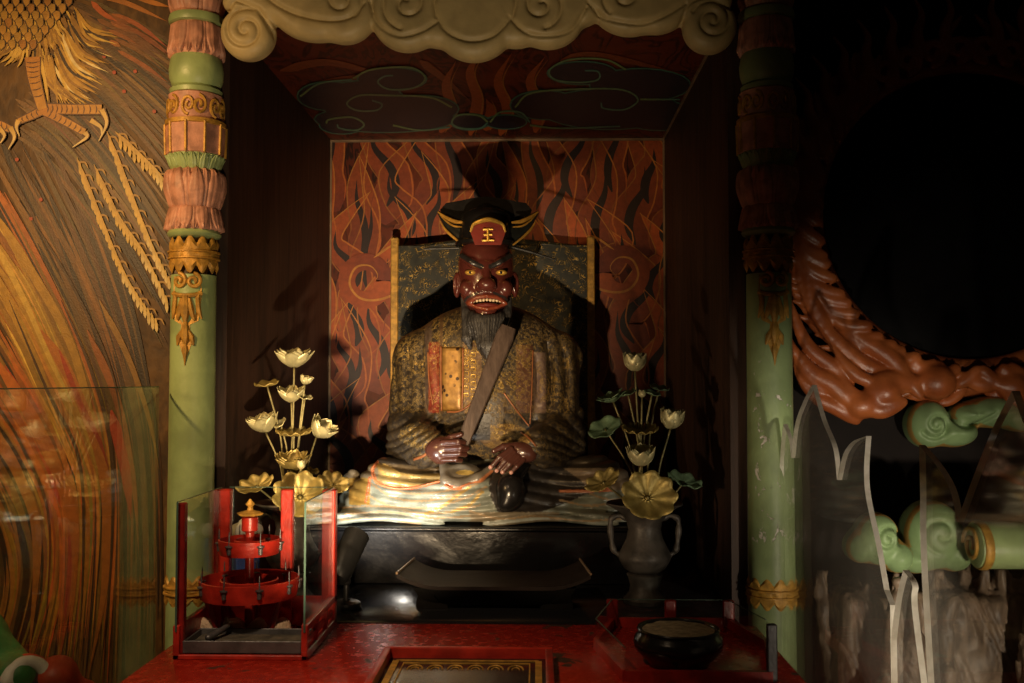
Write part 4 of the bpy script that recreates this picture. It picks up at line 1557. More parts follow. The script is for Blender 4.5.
# beard and side locks
lo = W(452, 372, 3.75); hi = W(522, 296, 3.75)
P = grid((lo.x, 3.62, lo.z), (hi.x, 3.86, hi.z), .0034)
f = ell(P, (487, 322, 3.755), (22.5, 15, 14))
f = smin(f, cap(P, (487, 326, 3.745), 18, (489, 346, 3.71), 11), .03)
f = smin(f, cap(P, (489, 346, 3.71), 11, (491, 364, 3.685), 3.0), .02)
f = smin(f, cap(P, (466, 312, 3.765), 4.5, (467, 338, 3.735), 5.5), .012)
f = smin(f, cap(P, (467, 338, 3.735), 5.5, (470, 348, 3.73), 2), .006)
f = smin(f, cap(P, (507, 312, 3.765), 4.5, (509, 332, 3.735), 5), .012)
f = smin(f, cap(P, (463.5, 298, 3.785), 3.0, (465.5, 314, 3.765), 4), .008)
f = smin(f, cap(P, (509, 298, 3.785), 3.0, (508, 314, 3.765), 4), .008)
px, py = pj(P[0], P[1], P[2])
cut = ell(P, (487, 303, 3.70), (20.5, 24, 11.5))
f = smax(f, -cut, .006)
f = f + .0022 * np.sin((px - 487) * (1 + np.clip(py - 320, 0, 60) * .022) * 2.1) * np.clip((py - 308) / 10, 0, 1)
build_sdf('beard', f, P, M['hair'], ST)

# ---- crown
b = MB()
cc = W(C, 246, 3.83)
s_ = 3.83 / F


def crown_pt(a, r, z):
    return (cc.x + r * s_ * math.cos(a), cc.y + r * s_ * 1.12 * math.sin(a), cc.z + z * s_)


prof = [(29, -1), (31, 0), (31, 3), (29, 4.2), (28, 6), (27, 14), (26, 24), (24, 31), (17, 36), (6, 38)]
vs = []; fs = []; n = 48
for r, z in prof:
    for k in range(n):
        a = 2 * PI * k / n
        vs.append(crown_pt(a, r, z + 7 * max(0, math.sin(a)) * (z > 4)))
for j in range(len(prof) - 1):
    for k in range(n):
        fs.append((j * n + k, j * n + (k + 1) % n, (j + 1) * n + (k + 1) % n, (j + 1) * n + k))
fs.append(tuple(range(n - 1, -1, -1))); fs.append(tuple(range((len(prof) - 1) * n, len(prof) * n)))
b.add(vs, fs)
crown = build('crown', b, M['black'], ST)
# taller back board of the hat
b = MB()
q = [(464, 248), (455, 236), (444, 222), (440, 210), (446, 203), (458, 201), (472, 198), (486, 196.5), (500, 198), (514, 201), (526, 203), (532, 210), (528, 222), (517, 236), (508, 248)]
mapk = lambda u, v, t: tuple(W(u, v, 3.90 + t))
b.prism(q, mapk, 0, .03); b.walls(q, mapk, 0, .03)
sub(build('hat_back', b, M['black'], ST), crown)
fd = 3.83 - 31 * 1.12 * s_ - .012
b = MB()
badge = [(475, 245), (470, 231), (473.5, 224), (481, 220.5), (488, 219), (495, 220.5), (502.5, 224), (506, 231), (501, 245)]
mp = lambda u, v, t: tuple(W(u, v, fd + t + ((u - 488) / 18) ** 2 * .018))
b.prism(badge, mp, -.006, .012); b.walls(badge, mp, -.006, .012)
bd = build('badge', b, mat_plain('badge_red', (.17, .018, .010), .55, 0, .3, 14, .001, .2), ST)
sub(bd, crown)
b = MB()
b.tube([mp(u, v, -.007) for u, v in bez([(470.5, 232), (473.5, 224.5), (481, 221), (488, 219.6), (495, 221), (502.5, 224.5), (505.5, 232)], 30)], [.004 + .005 * math.sin(PI * i / 30) for i in range(31)], 8)
rim = build('badge_rim', b, M['gold'], ST); sub(rim, crown)
b = MB()
for y, w in ((229.5, 5.0), (235, 4.2), (240.5, 6.2)):
    b.tube([mp(488 - w, y, -.010), mp(488 + w, y - .4, -.010)], [.0052, .0046], 8)
b.tube([mp(488, 229, -.010), mp(488, 241, -.010)], .0052, 8)
sub(build('gold_character', b, M['gold'], ST), crown)
M['horn'] = mat_plain('horn_black', (.016, .018, .016), .3, 0, .3)
for sg in (-1, 1):
    mx = lambda u: 488 + sg * (488 - u) * 1.0 if sg > 0 else u
    b = MB()
    for pts, r0, r1, fl in (([(466, 240), (455, 231), (446, 222), (438, 213)], .030, .003, .5), ([(466, 233), (456, 226), (447, 220), (439, 214)], .026, .003, .5), ([(468, 230), (458, 226), (448, 218), (438, 211)], .018, .002, .6)):
        q = bez(pts, 14)
        b.tube([W(mx(x), y, 3.80 + .004 * i) for i, (x, y) in enumerate(q)], [r0 + (r1 - r0) * (i / 14) ** 1.3 for i in range(15)], 10, None, fl)
    h = build('horn', b, M['horn'], ST); sub(h, crown)
    b = MB()
    for pts, w in (([(463, 245), (452, 236), (445, 229), (440, 221)], .0055), ([(464, 222.5), (455, 221.5), (446, 217.5), (438, 212)], .008), ([(463, 227), (454, 226), (446, 221), (440, 215)], .004)):
        q = bez(pts, 16)
        b.tube([W(mx(x), y, 3.775 + .004 * i) for i, (x, y) in enumerate(q)], [w * (.35 + .65 * math.sin(PI * min(1, .1 + i / 17.5))) for i in range(17)], 8)
    g = build('horn_rim', b, M['goldpaint'], ST); sub(g, crown)
    b = MB()
    if sg < 0:
        b.tube([W(424, 249, 3.80), W(459, 248, 3.80)], [.004, .005], 8)
    else:
        b.tube([W(512, 247, 3.80), W(531, 252, 3.81), W(556, 260, 3.82)], [.006, .006, .004], 8)
    sub(build('hat_stick', b, M['matblack'], ST), crown)

# ---- tablet in the fist
A = W(467, 433, 3.545); B_ = W(508.5, 327, 3.64)
ax = (B_ - A).normalized(); side = ax.cross(Vector((0, 1, 0))).normalized(); nrm = side.cross(ax)
b = MB()
A2 = A - ax * .07
vs = []; fs = []
rows = 12
for i in range(rows + 1):
    t = i / rows
    p = A2.lerp(B_, t); w = .0215 + .013 * t; th = .008
    if i == rows:
        w *= .8
    bow = -.012 * math.sin(PI * t)
    for (u, v) in ((-1, -.4), (-.85, -1), (.85, -1), (1, -.4), (1, .4), (.85, 1), (-.85, 1), (-1, .4)):
        vs.append(p + side * u * w + nrm * (v * th + bow))
for i in range(rows):
    for k in range(8):
        fs.append((i * 8 + k, i * 8 + (k + 1) % 8, i * 8 + 8 + (k + 1) % 8, i * 8 + 8 + k))
fs.append(tuple(range(7, -1, -1))); fs.append(tuple(range(rows * 8, rows * 8 + 8)))
b.add(vs, fs)
tag(build('ritual_tablet', b, M['tablet'], None, tuple(A2), angle=30), "long brown wooden tablet held upright in the statue's fist", 'tablet')

# ---- brocade panel standing behind the statue
b = MB()
pa, pb_, pt_, pm = 396, 590, 240, 520
D0 = 4.56
x0 = W(pa, 0, D0).x; x1 = W(pb_, 0, D0).x; z1 = W(0, pt_, D0).z
t = thing('brocade_panel', 'dark gold-patterned brocade panel standing upright behind the seated statue', 'panel', ((x0 + x1) / 2, D0, EYE - .5))
zb = EYE - .5
vs = [];
b.box(x0, x1, D0, D0 + .03, zb, z1 - .03, None, .004)
b.tube([(x0 + .05, D0 + .015, z1 - .045), ((x0 + x1) / 2, D0 + .015, z1 - .0), (x1 - .05, D0 + .015, z1 - .045)], .015, 8)
build('panel_cloth', b, M['panel'], t)
for xx in (x0, x1):
    b = MB()
    b.box(xx - .017, xx + .017, D0 - .012, D0 + .034, zb, z1 + .005, None, .004)
    k = 0
    z = zb + .01
    while z < z1:
        b.box(xx - .0135, xx + .0135, D0 - .015, D0 - .010, z, z + .012)
        z += .021
    build('border', b, M['goldpaint'], t)
# ================================================================== ALTAR
b = MB()
b.box(-.80, .37, 3.46, 4.68, EYE - .695, EYE - .512, None, .004)
b.box(-.815, .385, 3.45, 4.69, EYE - .512, EYE - .5, None, .004)
tag(build('platform', b, M['lacquer'], None, (-.17, 4.0, EYE - .695)), 'glossy black lacquer platform carrying the seated statue', 'platform')
SH = EYE - .69
b = MB()
b.box(-.955, .585, 2.93, 4.69, SH - .04, SH - .005, None, .004)
t_sh = build('altar_shelf', b, M['lacquer'], None, (-.18, 3.3, SH - .04))
for x in (-.90, .53):
    for y in (3.2, 4.6):
        bb = MB().lathe([(.035, 0), (.03, .02), (.026, SH - .06), (.032, SH - .04)], 16, (x, y, 0))
        o = build('leg', bb, M['lacquer'], None, (-.18, 3.3, SH - .04)); o.location = (0, 0, 0); o.parent = t_sh
tag(t_sh, 'low black lacquer shelf running behind the red altar table', 'shelf')

# red table
TZ = EYE - .70
t = thing('altar_table', 'worn red lacquered altar table in front of the niche', 'table', (-.17, 2.5, 0))
TX0, TX1, TY0, TY1 = -.978, .632, 2.02, 2.925
b = MB().box(TX0, TX1, TY0, TY1, TZ - .05, TZ, None, .006)
build('tabletop', b, M['red_table'], t)
b = MB().box(TX0 + .03, TX1 - .03, TY0 + .03, TY1 - .02, .06, TZ - .05, None, .006)
build('cabinet_body', b, M['red_table'], t)
b = MB().box(TX0 + .06, TX1 - .06, TY0 + .06, TY1 - .05, 0, .06)
build('plinth', b, M['darkred'], t)

# offering box let into the table front
t = thing('offering_tray', 'red-rimmed sunken black tray with gold lines at the table front', 'tray', (-.17, 2.3, TZ))
ox0, ox1, oy0, oy1 = -.385, .038, 2.06, 2.55
b = MB()
for x0, x1, y0, y1 in ((ox0, ox1, oy1 - .018, oy1), (ox0, ox0 + .018, oy0, oy1 - .018), (ox1 - .018, ox1, oy0, oy1 - .018), (ox0 + .018, ox1 - .018, oy0, oy0 + .018)):
    b.box(x0, x1, y0, y1, TZ + .0005, TZ + .034, None, .002)
build('rim', b, M['red'], t)
b = MB().box(ox0 + .018, ox1 - .018, oy0 + .018, oy1 - .018, TZ + .0005, TZ + .008)
build('panel', b, M['black'], t)
b = MB()
ix0, ix1, iy1 = ox0 + .035, ox1 - .035, oy1 - .040
b.box(ix0, ix1, iy1 - .006, iy1, TZ + .008, TZ + .0105)
b.box(ix0 + .02, ix1 - .02, iy1 - .028, iy1 - .025, TZ + .008, TZ + .0105)
for xx in (ix0, ix1):
    b.box(xx - .008, xx + .008, oy0 + .03, iy1 - .006, TZ + .008, TZ + .0105)
b.box(ix0 + .02, ix0 + .023, oy0 + .03, iy1 - .028, TZ + .008, TZ + .0105)
b.box(ix1 - .023, ix1 - .02, oy0 + .03, iy1 - .028, TZ + .008, TZ + .0105)
build('gold_inlay', b, M['goldpaint'], t)
b = MB()
for k in range(6):
    x = ix0 + .055 + k * (ix1 - ix0 - .11) / 5
    b.tube([(x + .018 * math.cos(a), iy1 - .078 + .034 * math.sin(a), TZ + .009) for a in [PI * i / 14 for i in range(15)]], .0022, 6)
    b.tube([(x + .009 * math.cos(a), iy1 - .078 + .017 * math.sin(a), TZ + .009) for a in [PI * i / 14 for i in range(15)]], .0016, 6)
build('arch_motif', b, M['goldpaint'], t)

# curved black sutra tray on a foot
M['trayblack'] = mat_plain('dull_black', (.008, .007, .006), .6, 0, .3, 12, .001, .12)
t = thing('wing_tray', 'black tray with upturned ends on a foot before the platform', 'tray', (-.16, 3.2, SH))
b = MB()
xs0, xs1 = W(402, 0, 3.1).x, W(588, 0, 3.1).x
yb, yf = 3.30, 3.04
vs = []; fs = []; n = 28
for i in range(n + 1):
    u = -1 + 2 * i / n
    x = (xs0 + xs1) / 2 + (xs1 - xs0) / 2 * u
    z = SH + .062 + .036 * max(0, (abs(u) - .55) / .45) ** 2
    for (yy, dz) in ((yf, 0), (yf, .011), (yb, .011), (yb, 0)):
        ins = .022 * (1 if yy == yb else 0)
        vs.append((x - u * ins, yy, z + dz))
for i in range(n):
    for k in range(4):
        fs.append((i * 4 + k, i * 4 + (k + 1) % 4, i * 4 + 4 + (k + 1) % 4, i * 4 + 4 + k))
fs.append((3, 2, 1, 0)); fs.append(tuple(range(n * 4, n * 4 + 4)))
b.add(vs, fs)
build('tray_top', b, mat_plain('worn_black_lacquer', (.020, .014, .012), .55, 0, .4, 8, .001, .12), t, angle=30)
for i in (0, n):
    b = MB()
    q = [vs[i * 4 + 1], vs[i * 4 + 2]]
    b.tube([Vector(q[0]) + Vector((0, 0, .003)), Vector(q[1]) + Vector((0, 0, .003))], .004, 6)
    build('end_moulding', b, M['trim'], t)
for sg in (-1, 1):
    xm = (xs0 + xs1) / 2 + sg * .20
    b = MB()
    poly = [(0, 0), (.10, 0), (.095, .012), (.07, .02), (.055, .04), (.07, .063), (-.01, .063), (.005, .04), (.0, .02)]
    mpf = lambda u, v, tt: (xm + sg * (.04 - u), yf + .05 + tt, SH + v - .0045)
    b.prism(poly, mpf, 0, .14); b.walls(poly, mpf, 0, .14)
    build('leg', b, M['trayblack'], t, smooth=False)
b = MB().box((xs0 + xs1) / 2 - .19, (xs0 + xs1) / 2 + .19, yf + .06, yf + .075, SH + .005, SH + .062)
build('apron', b, M['trayblack'], t)

# spot lamp standing on the shelf
SL = W(345, 607, 3.08)
t = thing('spot_lamp', 'small black cylindrical spot lamp on the shelf behind the glass shield', 'lamp', (SL.x, 3.10, SH - .005))
b = MB().lathe([(.004, 0), (.043, 0), (.045, .004), (.044, .016), (.036, .021), (.012, .024), (.012, .028)], 28, (SL.x, 3.10, SH - .005))
build('base', b, M['matblack'], t)
b = MB().tube([(SL.x, 3.10, SH + .018), (SL.x, 3.10, SH + .07)], .009, 12)
b.ball((SL.x + .0, 3.10, SH + .075), .014, 14, 8)
build('joint', b, M['matblack'], t)
HA = Vector(W(336, 580, 3.07)); HB = Vector(W(354, 541, 3.17))
axv = (HB - HA).normalized()
q = Vector((0, 0, 1)).rotation_difference(axv)
b = MB(); bb = MB().lathe([(.006, 0), (.030, .002), (.036, .014), (.039, .03), (.041, .16), (.042, .172), (.038, .174), (.036, .150), (.001, .148)], 30)
b.add([q @ Vector(v) + HA for v in bb.v], bb.f)
build('lamp_head', b, M['matblack'], t)
LAMP_MOUTH = HA + axv * .19
LAMP_DIR = axv

# ------------------------------------------------------------------ vases with metal lotus sprays


def vase(cx, cy, zb, label, k=1.0):
    t = thing('altar_vase', label, 'vase', (cx, cy, zb))
    pr = [(.030, .095), (.050, .097), (.066, .108), (.082, .135), (.084, .150), (.074, .168), (.058, .20), (.052, .228), (.056, .252), (.075, .282), (.108, .302), (.122, .308), (.120, .313), (.098, .306), (.066, .284), (.044, .255), (.038, .22)]
    build('vase_body', MB().lathe([(r * k, z) for r, z in pr], 40, (cx, cy, zb), lambda a, z, r: 1 + .012 * math.sin(a * 8)), M['bronze'], t)
    build('foot', MB().lathe([(.010, 0), (.066, 0), (.068, .012), (.060, .022), (.050, .034), (.047, .055), (.052, .075), (.058, .088), (.046, .097), (.01, .097)], 36, (cx, cy, zb)), M['bronze'], t)
    for sg in (-1, 1):
        q = bez([(.054, .262), (.080, .272), (.104, .262), (.108, .235), (.104, .190), (.096, .160), (.078, .148)], 26)
        b = MB().tube([(cx + sg * x * k, cy, zb + z) for x, z in q], [.009 + .002 * math.sin(i) for i in range(27)], 10)
        build('handle', b, M['bronze'], t)
    return t


RV = W(645, 612, 3.2)
vase(RV.x, 3.2, SH - .005, 'grey bronze two-handled vase behind the low censer shield')
LV = W(292, 612, 3.2)
vase(LV.x, 3.2, SH - .005, 'grey bronze two-handled vase seen through the tall glass shield')


def petal(b, base, up, out, L, w, open_, cup=.35, n=8, m=6, curl=0.0):
    """one curved petal rising from base, leaning outwards by the angle open_"""
    up = Vector(up).normalized(); out = Vector(out); out = (out - up * out.dot(up)).normalized(); sd = up.cross(out)
    vs = []; fs = []
    for i in range(n + 1):
        t = i / n
        ang = 1.30 + (open_ - 1.30) * min(1, t * 1.25)
        # integrate along the spine
        if i == 0:
            p = Vector(base)
        else:
            p = p + (up * math.cos(ang) + out * math.sin(ang)) * (L / n)
        nn = (out * math.cos(ang) - up * math.sin(ang))
        ww = w * (math.sin(PI * min(1, .12 + t * .88)) ** .75) * (1 - .15 * t)
        for j in range(m + 1):
            v = -1 + 2 * j / m
            vs.append(p + sd * v * ww - nn * cup * ww * (v * v))
    for i in range(n):
        for j in range(m):
            a = i * (m + 1) + j
            fs.append((a, a + 1, a + m + 2, a + m + 1))
    b.add(vs, fs)


def lotus(parent, px, py, d, wpx, open_, mat, tilt=(0, 0), name='lotus_flower', rings=3):
    s = d / F; R = wpx * s / 2
    up = Vector((tilt[0], tilt[1], 1)).normalized()
    c = W(px, py, d) - up * R * .62
    b = MB()
    for ring in range(rings):
        n = (5, 6, 7)[ring]
        for k in range(n):
            a = 2 * PI * (k + .5 * (ring % 2)) / n + .3
            out = Vector((math.cos(a), math.sin(a), 0))
            petal(b, c + out * R * .08 * ring, up, out, R * (1.55 - .04 * ring), R * .60, (open_ * 1.5 - .55) * (.75 + .2 * ring), .40)
    o = build(name, b, mat, parent, angle=180, recalc=False)
    o.modifiers.new('thick', 'SOLIDIFY').thickness = .0018
    return c


def bud(parent, px, py, d, wpx, mat):
    return lotus(parent, px, py, d, wpx, .25, mat, (0, 0), 'lotus_bud', 2)


def pad(parent, px, py, d, wpx, hpx, mat, nrm, scal=8, amp=.10, name='lotus_leaf', fold=.25):
    """scalloped leaf, dished about its middle; nrm is the way it faces"""
    s = d / F; nrm = Vector(nrm).normalized()
    a_ = nrm.cross(Vector((0, 1, 0)) if abs(nrm.y) < .9 else Vector((0, 0, 1))).normalized(); b_ = nrm.cross(a_).normalized()
    if abs(nrm.y) >= .9:
        a_ = Vector((1, 0, 0)); a_ = (a_ - nrm * a_.dot(nrm)).normalized(); b_ = nrm.cross(a_).normalized()
    c = W(px, py, d); b = MB(); vs = [c - nrm * fold * wpx * s * .2]; fs = []
    nr, ns = 7, 64
    for i in range(1, nr + 1):
        t = i / nr
        for k in range(ns):
            a = 2 * PI * k / ns
            r = t * (1 + amp * t * (abs(math.cos(scal * a / 2)) ** .6 - .6))
            z = fold * wpx * s * (t * t * .55 - .2) + .045 * wpx * s * math.cos(scal * a) * t ** 2
            vs.append(c + a_ * r * wpx * s / 2 * math.cos(a) + b_ * r * hpx * s / 2 * math.sin(a) + nrm * z)
    for k in range(ns):
        fs.append((0, 1 + k, 1 + (k + 1) % ns))
    for i in range(nr - 1):
        for k in range(ns):
            a = 1 + i * ns
            fs.append((a + k, a + (k + 1) % ns, a + ns + (k + 1) % ns, a + ns + k))
    b.add(vs, fs)
    o = build(name, b, mat, parent, angle=180, recalc=False)
    o.modifiers.new('thick', 'SOLIDIFY').thickness = .002
    return c


def stem(parent, pts, mat, r=.0032, name='stem'):
    b = MB().tube(bez([tuple(p) for p in pts], 20), r, 8)
    build(name, b, mat, parent, angle=180)


G, PG, GR = M['lotus_gold'], M['lotus_pale'], M['lotus_green']
d = 3.2
t = thing('lotus_spray', 'greenish metal lotus spray in the vase on the shadowed side', 'flowers', (RV.x, d, EYE - .47))
root = Vector((RV.x, d, EYE - .47))
tops = []
tops.append(lotus(t, 635, 362, d, 30, .42, PG, (.0, -.1)))
tops.append(lotus(t, 672, 419, d, 32, .40, PG, (.15, -.1)))
tops.append(lotus(t, 641, 456, d - .07, 33, .50, PG, (0, -.25)))
tops.append(lotus(t, 611, 396, d, 22, 1.1, GR, (-.4, -.2), rings=2))
tops.append(bud(t, 642, 394, d, 12, PG))
tops.append(pad(t, 605, 429, d, 34, 26, GR, (-.35, -.75, .75), 6, .04))
tops.append(pad(t, 659, 389, d + .05, 20, 20, GR, (.2, -.25, 1), 6, .05))
tops.append(pad(t, 640, 431, d - .02, 36, 34, G, (0, -.28, 1), 12, .08))
tops.append(pad(t, 628, 394, d, 18, 14, GR, (-.3, -.3, 1), 5, .04)); tops.append(pad(t, 652, 394, d, 18, 14, GR, (.3, -.3, 1), 5, .04))
tops.append(pad(t, 648, 497, d - .13, 54, 48, G, (.1, -1, .42), 9, .16, fold=.35))
tops.append(pad(t, 603, 482, d - .10, 36, 24, G, (-.35, -.7, .7), 8, .18))
tops.append(pad(t, 684, 482, d, 36, 26, GR, (.3, -.45, .9), 7, .08))
low = [(641, 505), (656, 500), (641, 505), (636, 480), (641, 505), (640, 500), (648, 470), (640, 505), (641, 470), (642, 470), (646, 520), (636, 516), (664, 514)]
for c, (lx, ly) in zip(tops, low):
    e = W(lx, ly, d - .01)
    stem(t, [c, (c + e) / 2 + Vector(((e.x - c.x) * .22, .01, -.012)), e, root], M['lotus_stem'])

t = thing('lotus_spray', 'bright gilt metal lotus spray above the tall glass shield', 'flowers', (LV.x, d, EYE - .47))
root = Vector((LV.x, d, EYE - .47))
tops = [lotus(t, 294, 357, d, 34, .72, PG, (0, -.12)), lotus(t, 306, 380, d, 15, .5, PG, (.3, -.1)), lotus(t, 291, 394, d, 28, .70, PG, (0, -.25), rings=2), lotus(t, 263, 423, d, 32, .6, PG, (-.25, -.2)),
        lotus(t, 293, 461, d - .07, 32, .7, G, (0, -.25)), bud(t, 301, 465, d - .12, 14, PG), lotus(t, 322, 429, d, 32, .62, PG, (.75, -.2), rings=2),
        pad(t, 267, 385, d, 25, 22, G, (-.1, -.25, 1), 6, .05), pad(t, 305, 398, d, 16, 14, PG, (.2, -.3, 1), 6, .05), pad(t, 281, 424, d, 14, 18, PG, (-.5, -.4, .7), 5, .05), pad(t, 294, 434, d - .02, 36, 30, G, (0, -.2, 1), 10, .08),
        pad(t, 306, 473, d, 26, 22, G, (.1, -.2, 1), 8, .1), pad(t, 256, 486, d - .08, 38, 26, G, (-.2, -.6, .8), 9, .16), pad(t, 300, 496, d - .13, 52, 46, G, (.15, -1, .45), 9, .16, fold=.35), pad(t, 333, 484, d - .06, 32, 26, G, (.25, -.7, .7), 8, .16)]
low = [(291, 470), (296, 470), (291, 480), (284, 490), (292, 495), (294, 495), (302, 490), (284, 480), (296, 470), (288, 470), (292, 480), (296, 495), (284, 512), (294, 516), (308, 512)]
for c, (lx, ly) in zip(tops, low):
    e = W(lx, ly, d - .01)
    stem(t, [c, (c + e) / 2 + Vector(((e.x - c.x) * .22, .01, -.012)), e, root], M['lotus_stem'])

# ------------------------------------------------------------------ tall glass shield round the candle stand
GX0, GX1, GY0, GY1 = -.920, -.578, 2.53, 2.90
GT = EYE - .305
t = thing('candle_shield', 'tall red-framed glass shield standing around the red candle stand', 'shield', ((GX0 + GX1) / 2, 2.7, TZ))
b = MB()
b.box(GX0, GX0 + .016, GY0, GY1, TZ, TZ + .085, None, .002)
b.box(GX0 + .016, GX1 - .016, GY1 - .016, GY1, TZ, TZ + .085, None, .002)
# near side board with slots
b.box(GX1 - .016, GX1, GY0, GY1, TZ, TZ + .022, None, .002)
b.box(GX1 - .016, GX1, GY0, GY1, TZ + .070, TZ + .090, None, .002)
for y in (GY0, GY0 + .12, GY0 + .235, GY1 - .02):
    b.box(GX1 - .0155, GX1 - .0005, y, y + .02, TZ + .021, TZ + .071)
b.box(GX1 - .0135, GX1 - .004, GY0 + .02, GY1 - .02, TZ + .036, TZ + .05)
b.box(GX0, GX1, GY0, GY0 + .012, TZ, TZ + .012, None, .002)
build('base_frame', b, M['red'], t, smooth=False)
for x0, x1, y0, y1, m in ((GX0, GX0 + .022, GY0 + .012, GY0 + .038, 'darkred'), (GX0 + .004, GX0 + .036, GY1 - .03, GY1, 'red'), ((GX0 + GX1) / 2 + .012, (GX0 + GX1) / 2 + .046, GY1 - .028, GY1, 'red'), (GX1 - .038, GX1, GY1 - .034, GY1, 'red')):
    build('post', MB().box(x0, x1, y0, y1, TZ + .01, GT - .004, None, .003), M[m], t)
for x in (GX0 + .006, GX1 - .010):
    p = build('pane', MB().box(x, x + .005, GY0, GY1 - .02, TZ + .07, GT), M['glass'], t, smooth=False)
    e = build('glass_edge', MB().box(x, x + .005, GY0 - .003, GY0, TZ + .07, GT), M['edge_glass'], t, smooth=False); sub(e, p)
    e = build('glass_edge', MB().box(x, x + .005, GY0, GY1 - .02, GT, GT + .002), M['edge_glass'], t, smooth=False); sub(e, p)
p = build('pane', MB().box(GX0 + .03, GX1 - .03, GY1 - .011, GY1 - .006, TZ + .07, GT), M['glass'], t, smooth=False)
e = build('glass_edge', MB().box(GX0 + .03, GX1 - .03, GY1 - .011, GY1 - .006, GT, GT + .002), M['edge_glass'], t, smooth=False); sub(e, p)

# candle stand: two ring troughs on a post
cx_, cy_ = W(256, 0, 2.74).x, 2.735
t = thing('candle_stand', 'two-tier red metal candle stand inside the glass shield', 'candle stand', (cx_, cy_, TZ))
b = MB().lathe([(.003, .012), (.048, .012), (.048, .018), (.02, .024), (.012, .03), (.012, .29), (.022, .295), (.022, .33), (.012, .335), (.003, .335)], 24, (cx_, cy_, TZ))
build('post', b, M['red'], t)


def trough(name, R, w, z, h, mat):
    b = MB(); vs = []; fs = []
    prof = [(R - w, z + h), (R - w - .004, z + h + .002), (R - w - .005, z), (R, z), (R + .004, z + h * .5), (R + .006, z + h + .004), (R + .001, z + h + .005), (R - .002, z + .006), (R - w, z + .006)]
    n = 48
    for r, zz in prof:
        for k in range(n):
            a = 2 * PI * k / n
            vs.append((cx_ + r * math.cos(a), cy_ + r * math.sin(a), TZ + zz))
    m = len(prof)
    for j in range(m):
        for k in range(n):
            fs.append((j * n + k, j * n + (k + 1) % n, ((j + 1) % m) * n + (k + 1) % n, ((j + 1) % m) * n + k))
    b.add(vs, fs)
    return build(name, b, mat, t)


lo_ = trough('lower_ring', .128, .05, .118, .044, M['red'])
up_ = trough('upper_ring', .078, .036, .232, .036, M['red'])
for R, z in ((.080, .118), (.044, .236)):
    b = MB()
    for k in range(4):
        a = 2 * PI * k / 4 + .4
        b.tube([(cx_ + .010 * math.cos(a), cy_ + .010 * math.sin(a), TZ + z + .012), (cx_ + R * math.cos(a), cy_ + R * math.sin(a), TZ + z + .012)], .007, 8)
    build('spoke', b, M['red'], t)
for R, z, n, ph in ((.132, .148, 9, .3), (.082, .254, 6, .1)):
    for k in range(n):
        a = 2 * PI * k / n + ph
        c = Vector((cx_ + R * math.cos(a), cy_ + R * math.sin(a), TZ + z))
        b = MB().lathe([(.002, -.016), (.006, -.014), (.0065, .002), (.011, .006), (.011, .009), (.0025, .011), (.0018, .04), (.0005, .046)], 12, c)
        build('candle_spike', b, M['grey_metal'], t)
b = MB().lathe([(.003, .333), (.030, .336), (.034, .342), (.022, .346), (.008, .35), (.006, .358), (.012, .366), (.002, .380)], 20, (cx_, cy_, TZ), lambda a, z, r: 1 + .1 * math.cos(6 * a))
build('finial', b, M['goldpaint'], t)
for k in range(3):
    a = 2 * PI * k / 3 + PI / 2
    b = MB().tube([(cx_ + .115 * math.cos(a), cy_ + .115 * math.sin(a), TZ + .120), (cx_ + .075 * math.cos(a), cy_ + .075 * math.sin(a), TZ + .013)], .008, 8)
    build('leg', b, M['darkred'], t)
# grey drip tray in front
t = thing('drip_tray', 'shallow grey metal tray at the open front of the glass shield', 'tray', ((GX0 + GX1) / 2, 2.62, TZ))
b = MB()
tx0, tx1, ty0, ty1 = GX0 + .019, GX1 - .019, GY0 + .014, GY0 + .15
z0 = TZ + .012
for x0, x1, y0, y1 in ((tx0, tx1, ty0, ty0 + .006), (tx0, tx1, ty1 - .006, ty1), (tx0, tx0 + .006, ty0 + .006, ty1 - .006), (tx1 - .006, tx1, ty0 + .006, ty1 - .006)):
    b.box(x0, x1, y0, y1, z0, z0 + .032, None, .002)
b.box(tx0 + .006, tx1 - .006, ty0 + .006, ty1 - .006, z0, z0 + .006)
build('tray_pan', b, M['grey_metal'], t, smooth=False)
o = build('ash', MB().box(tx0 + .007, tx1 - .007, ty0 + .007, ty1 - .007, z0 + .006, z0 + .018, None, .004), mat_plain('grey_ash', (.10, .085, .06), .9, 0, .5, 30, .004), t)
o['kind'] = 'stuff'
b = MB().tube([(cx_ - .05, ty1 + .02, z0 + .052), (cx_ - .035, ty0 + .12, z0 + .040), (cx_ - .06, ty0 + .05, z0 + .030)], [.006, .008, .009], 10)
b.ball((cx_ - .062, ty0 + .045, z0 + .030), (.010, .012, .009), 12, 8)
tag(build('ash_scraper', b, M['grey_metal'], None, (cx_ - .05, ty0 + .1, z0 + .03)), 'short grey metal scraper lying across the grey tray', 'tool')
for k, (px_, w_, dx) in enumerate(((214, 26, 0), (240, 25, 0), (264, 18, .01), (287, 20, 0))):
    c = W(px_, 0, 2.715)
    c = Vector((c.x, 2.715 + dx, TZ + .0005))
    b = MB(); vs = []
    bb = MB().ball((0, 0, 0), (w_ * .00145, .030, .036), 20, 12)
    for v in bb.v:
        n_ = mnoise.noise(Vector(v) * 38 + Vector((k * 5, 0, 0))) * .007
        vv = Vector(v); vv += vv.normalized() * n_
        vs.append(c + Vector((vv.x, vv.y, max(vv.z, -.026) + .026)))
    b.add(vs, bb.f)
    lab = ('cream wax lump farthest from the open slotted board, at the ring stand foot', 'broad cream wax lump under the wide red ring', 'small pinkish wax lump under the wide red ring', 'cream wax lump beside the slotted red side board')[k]
    tag(build('wax_lump', b, M['wax'], None, tuple(c)), lab, 'wax', 'wax lumps under the candle stand')
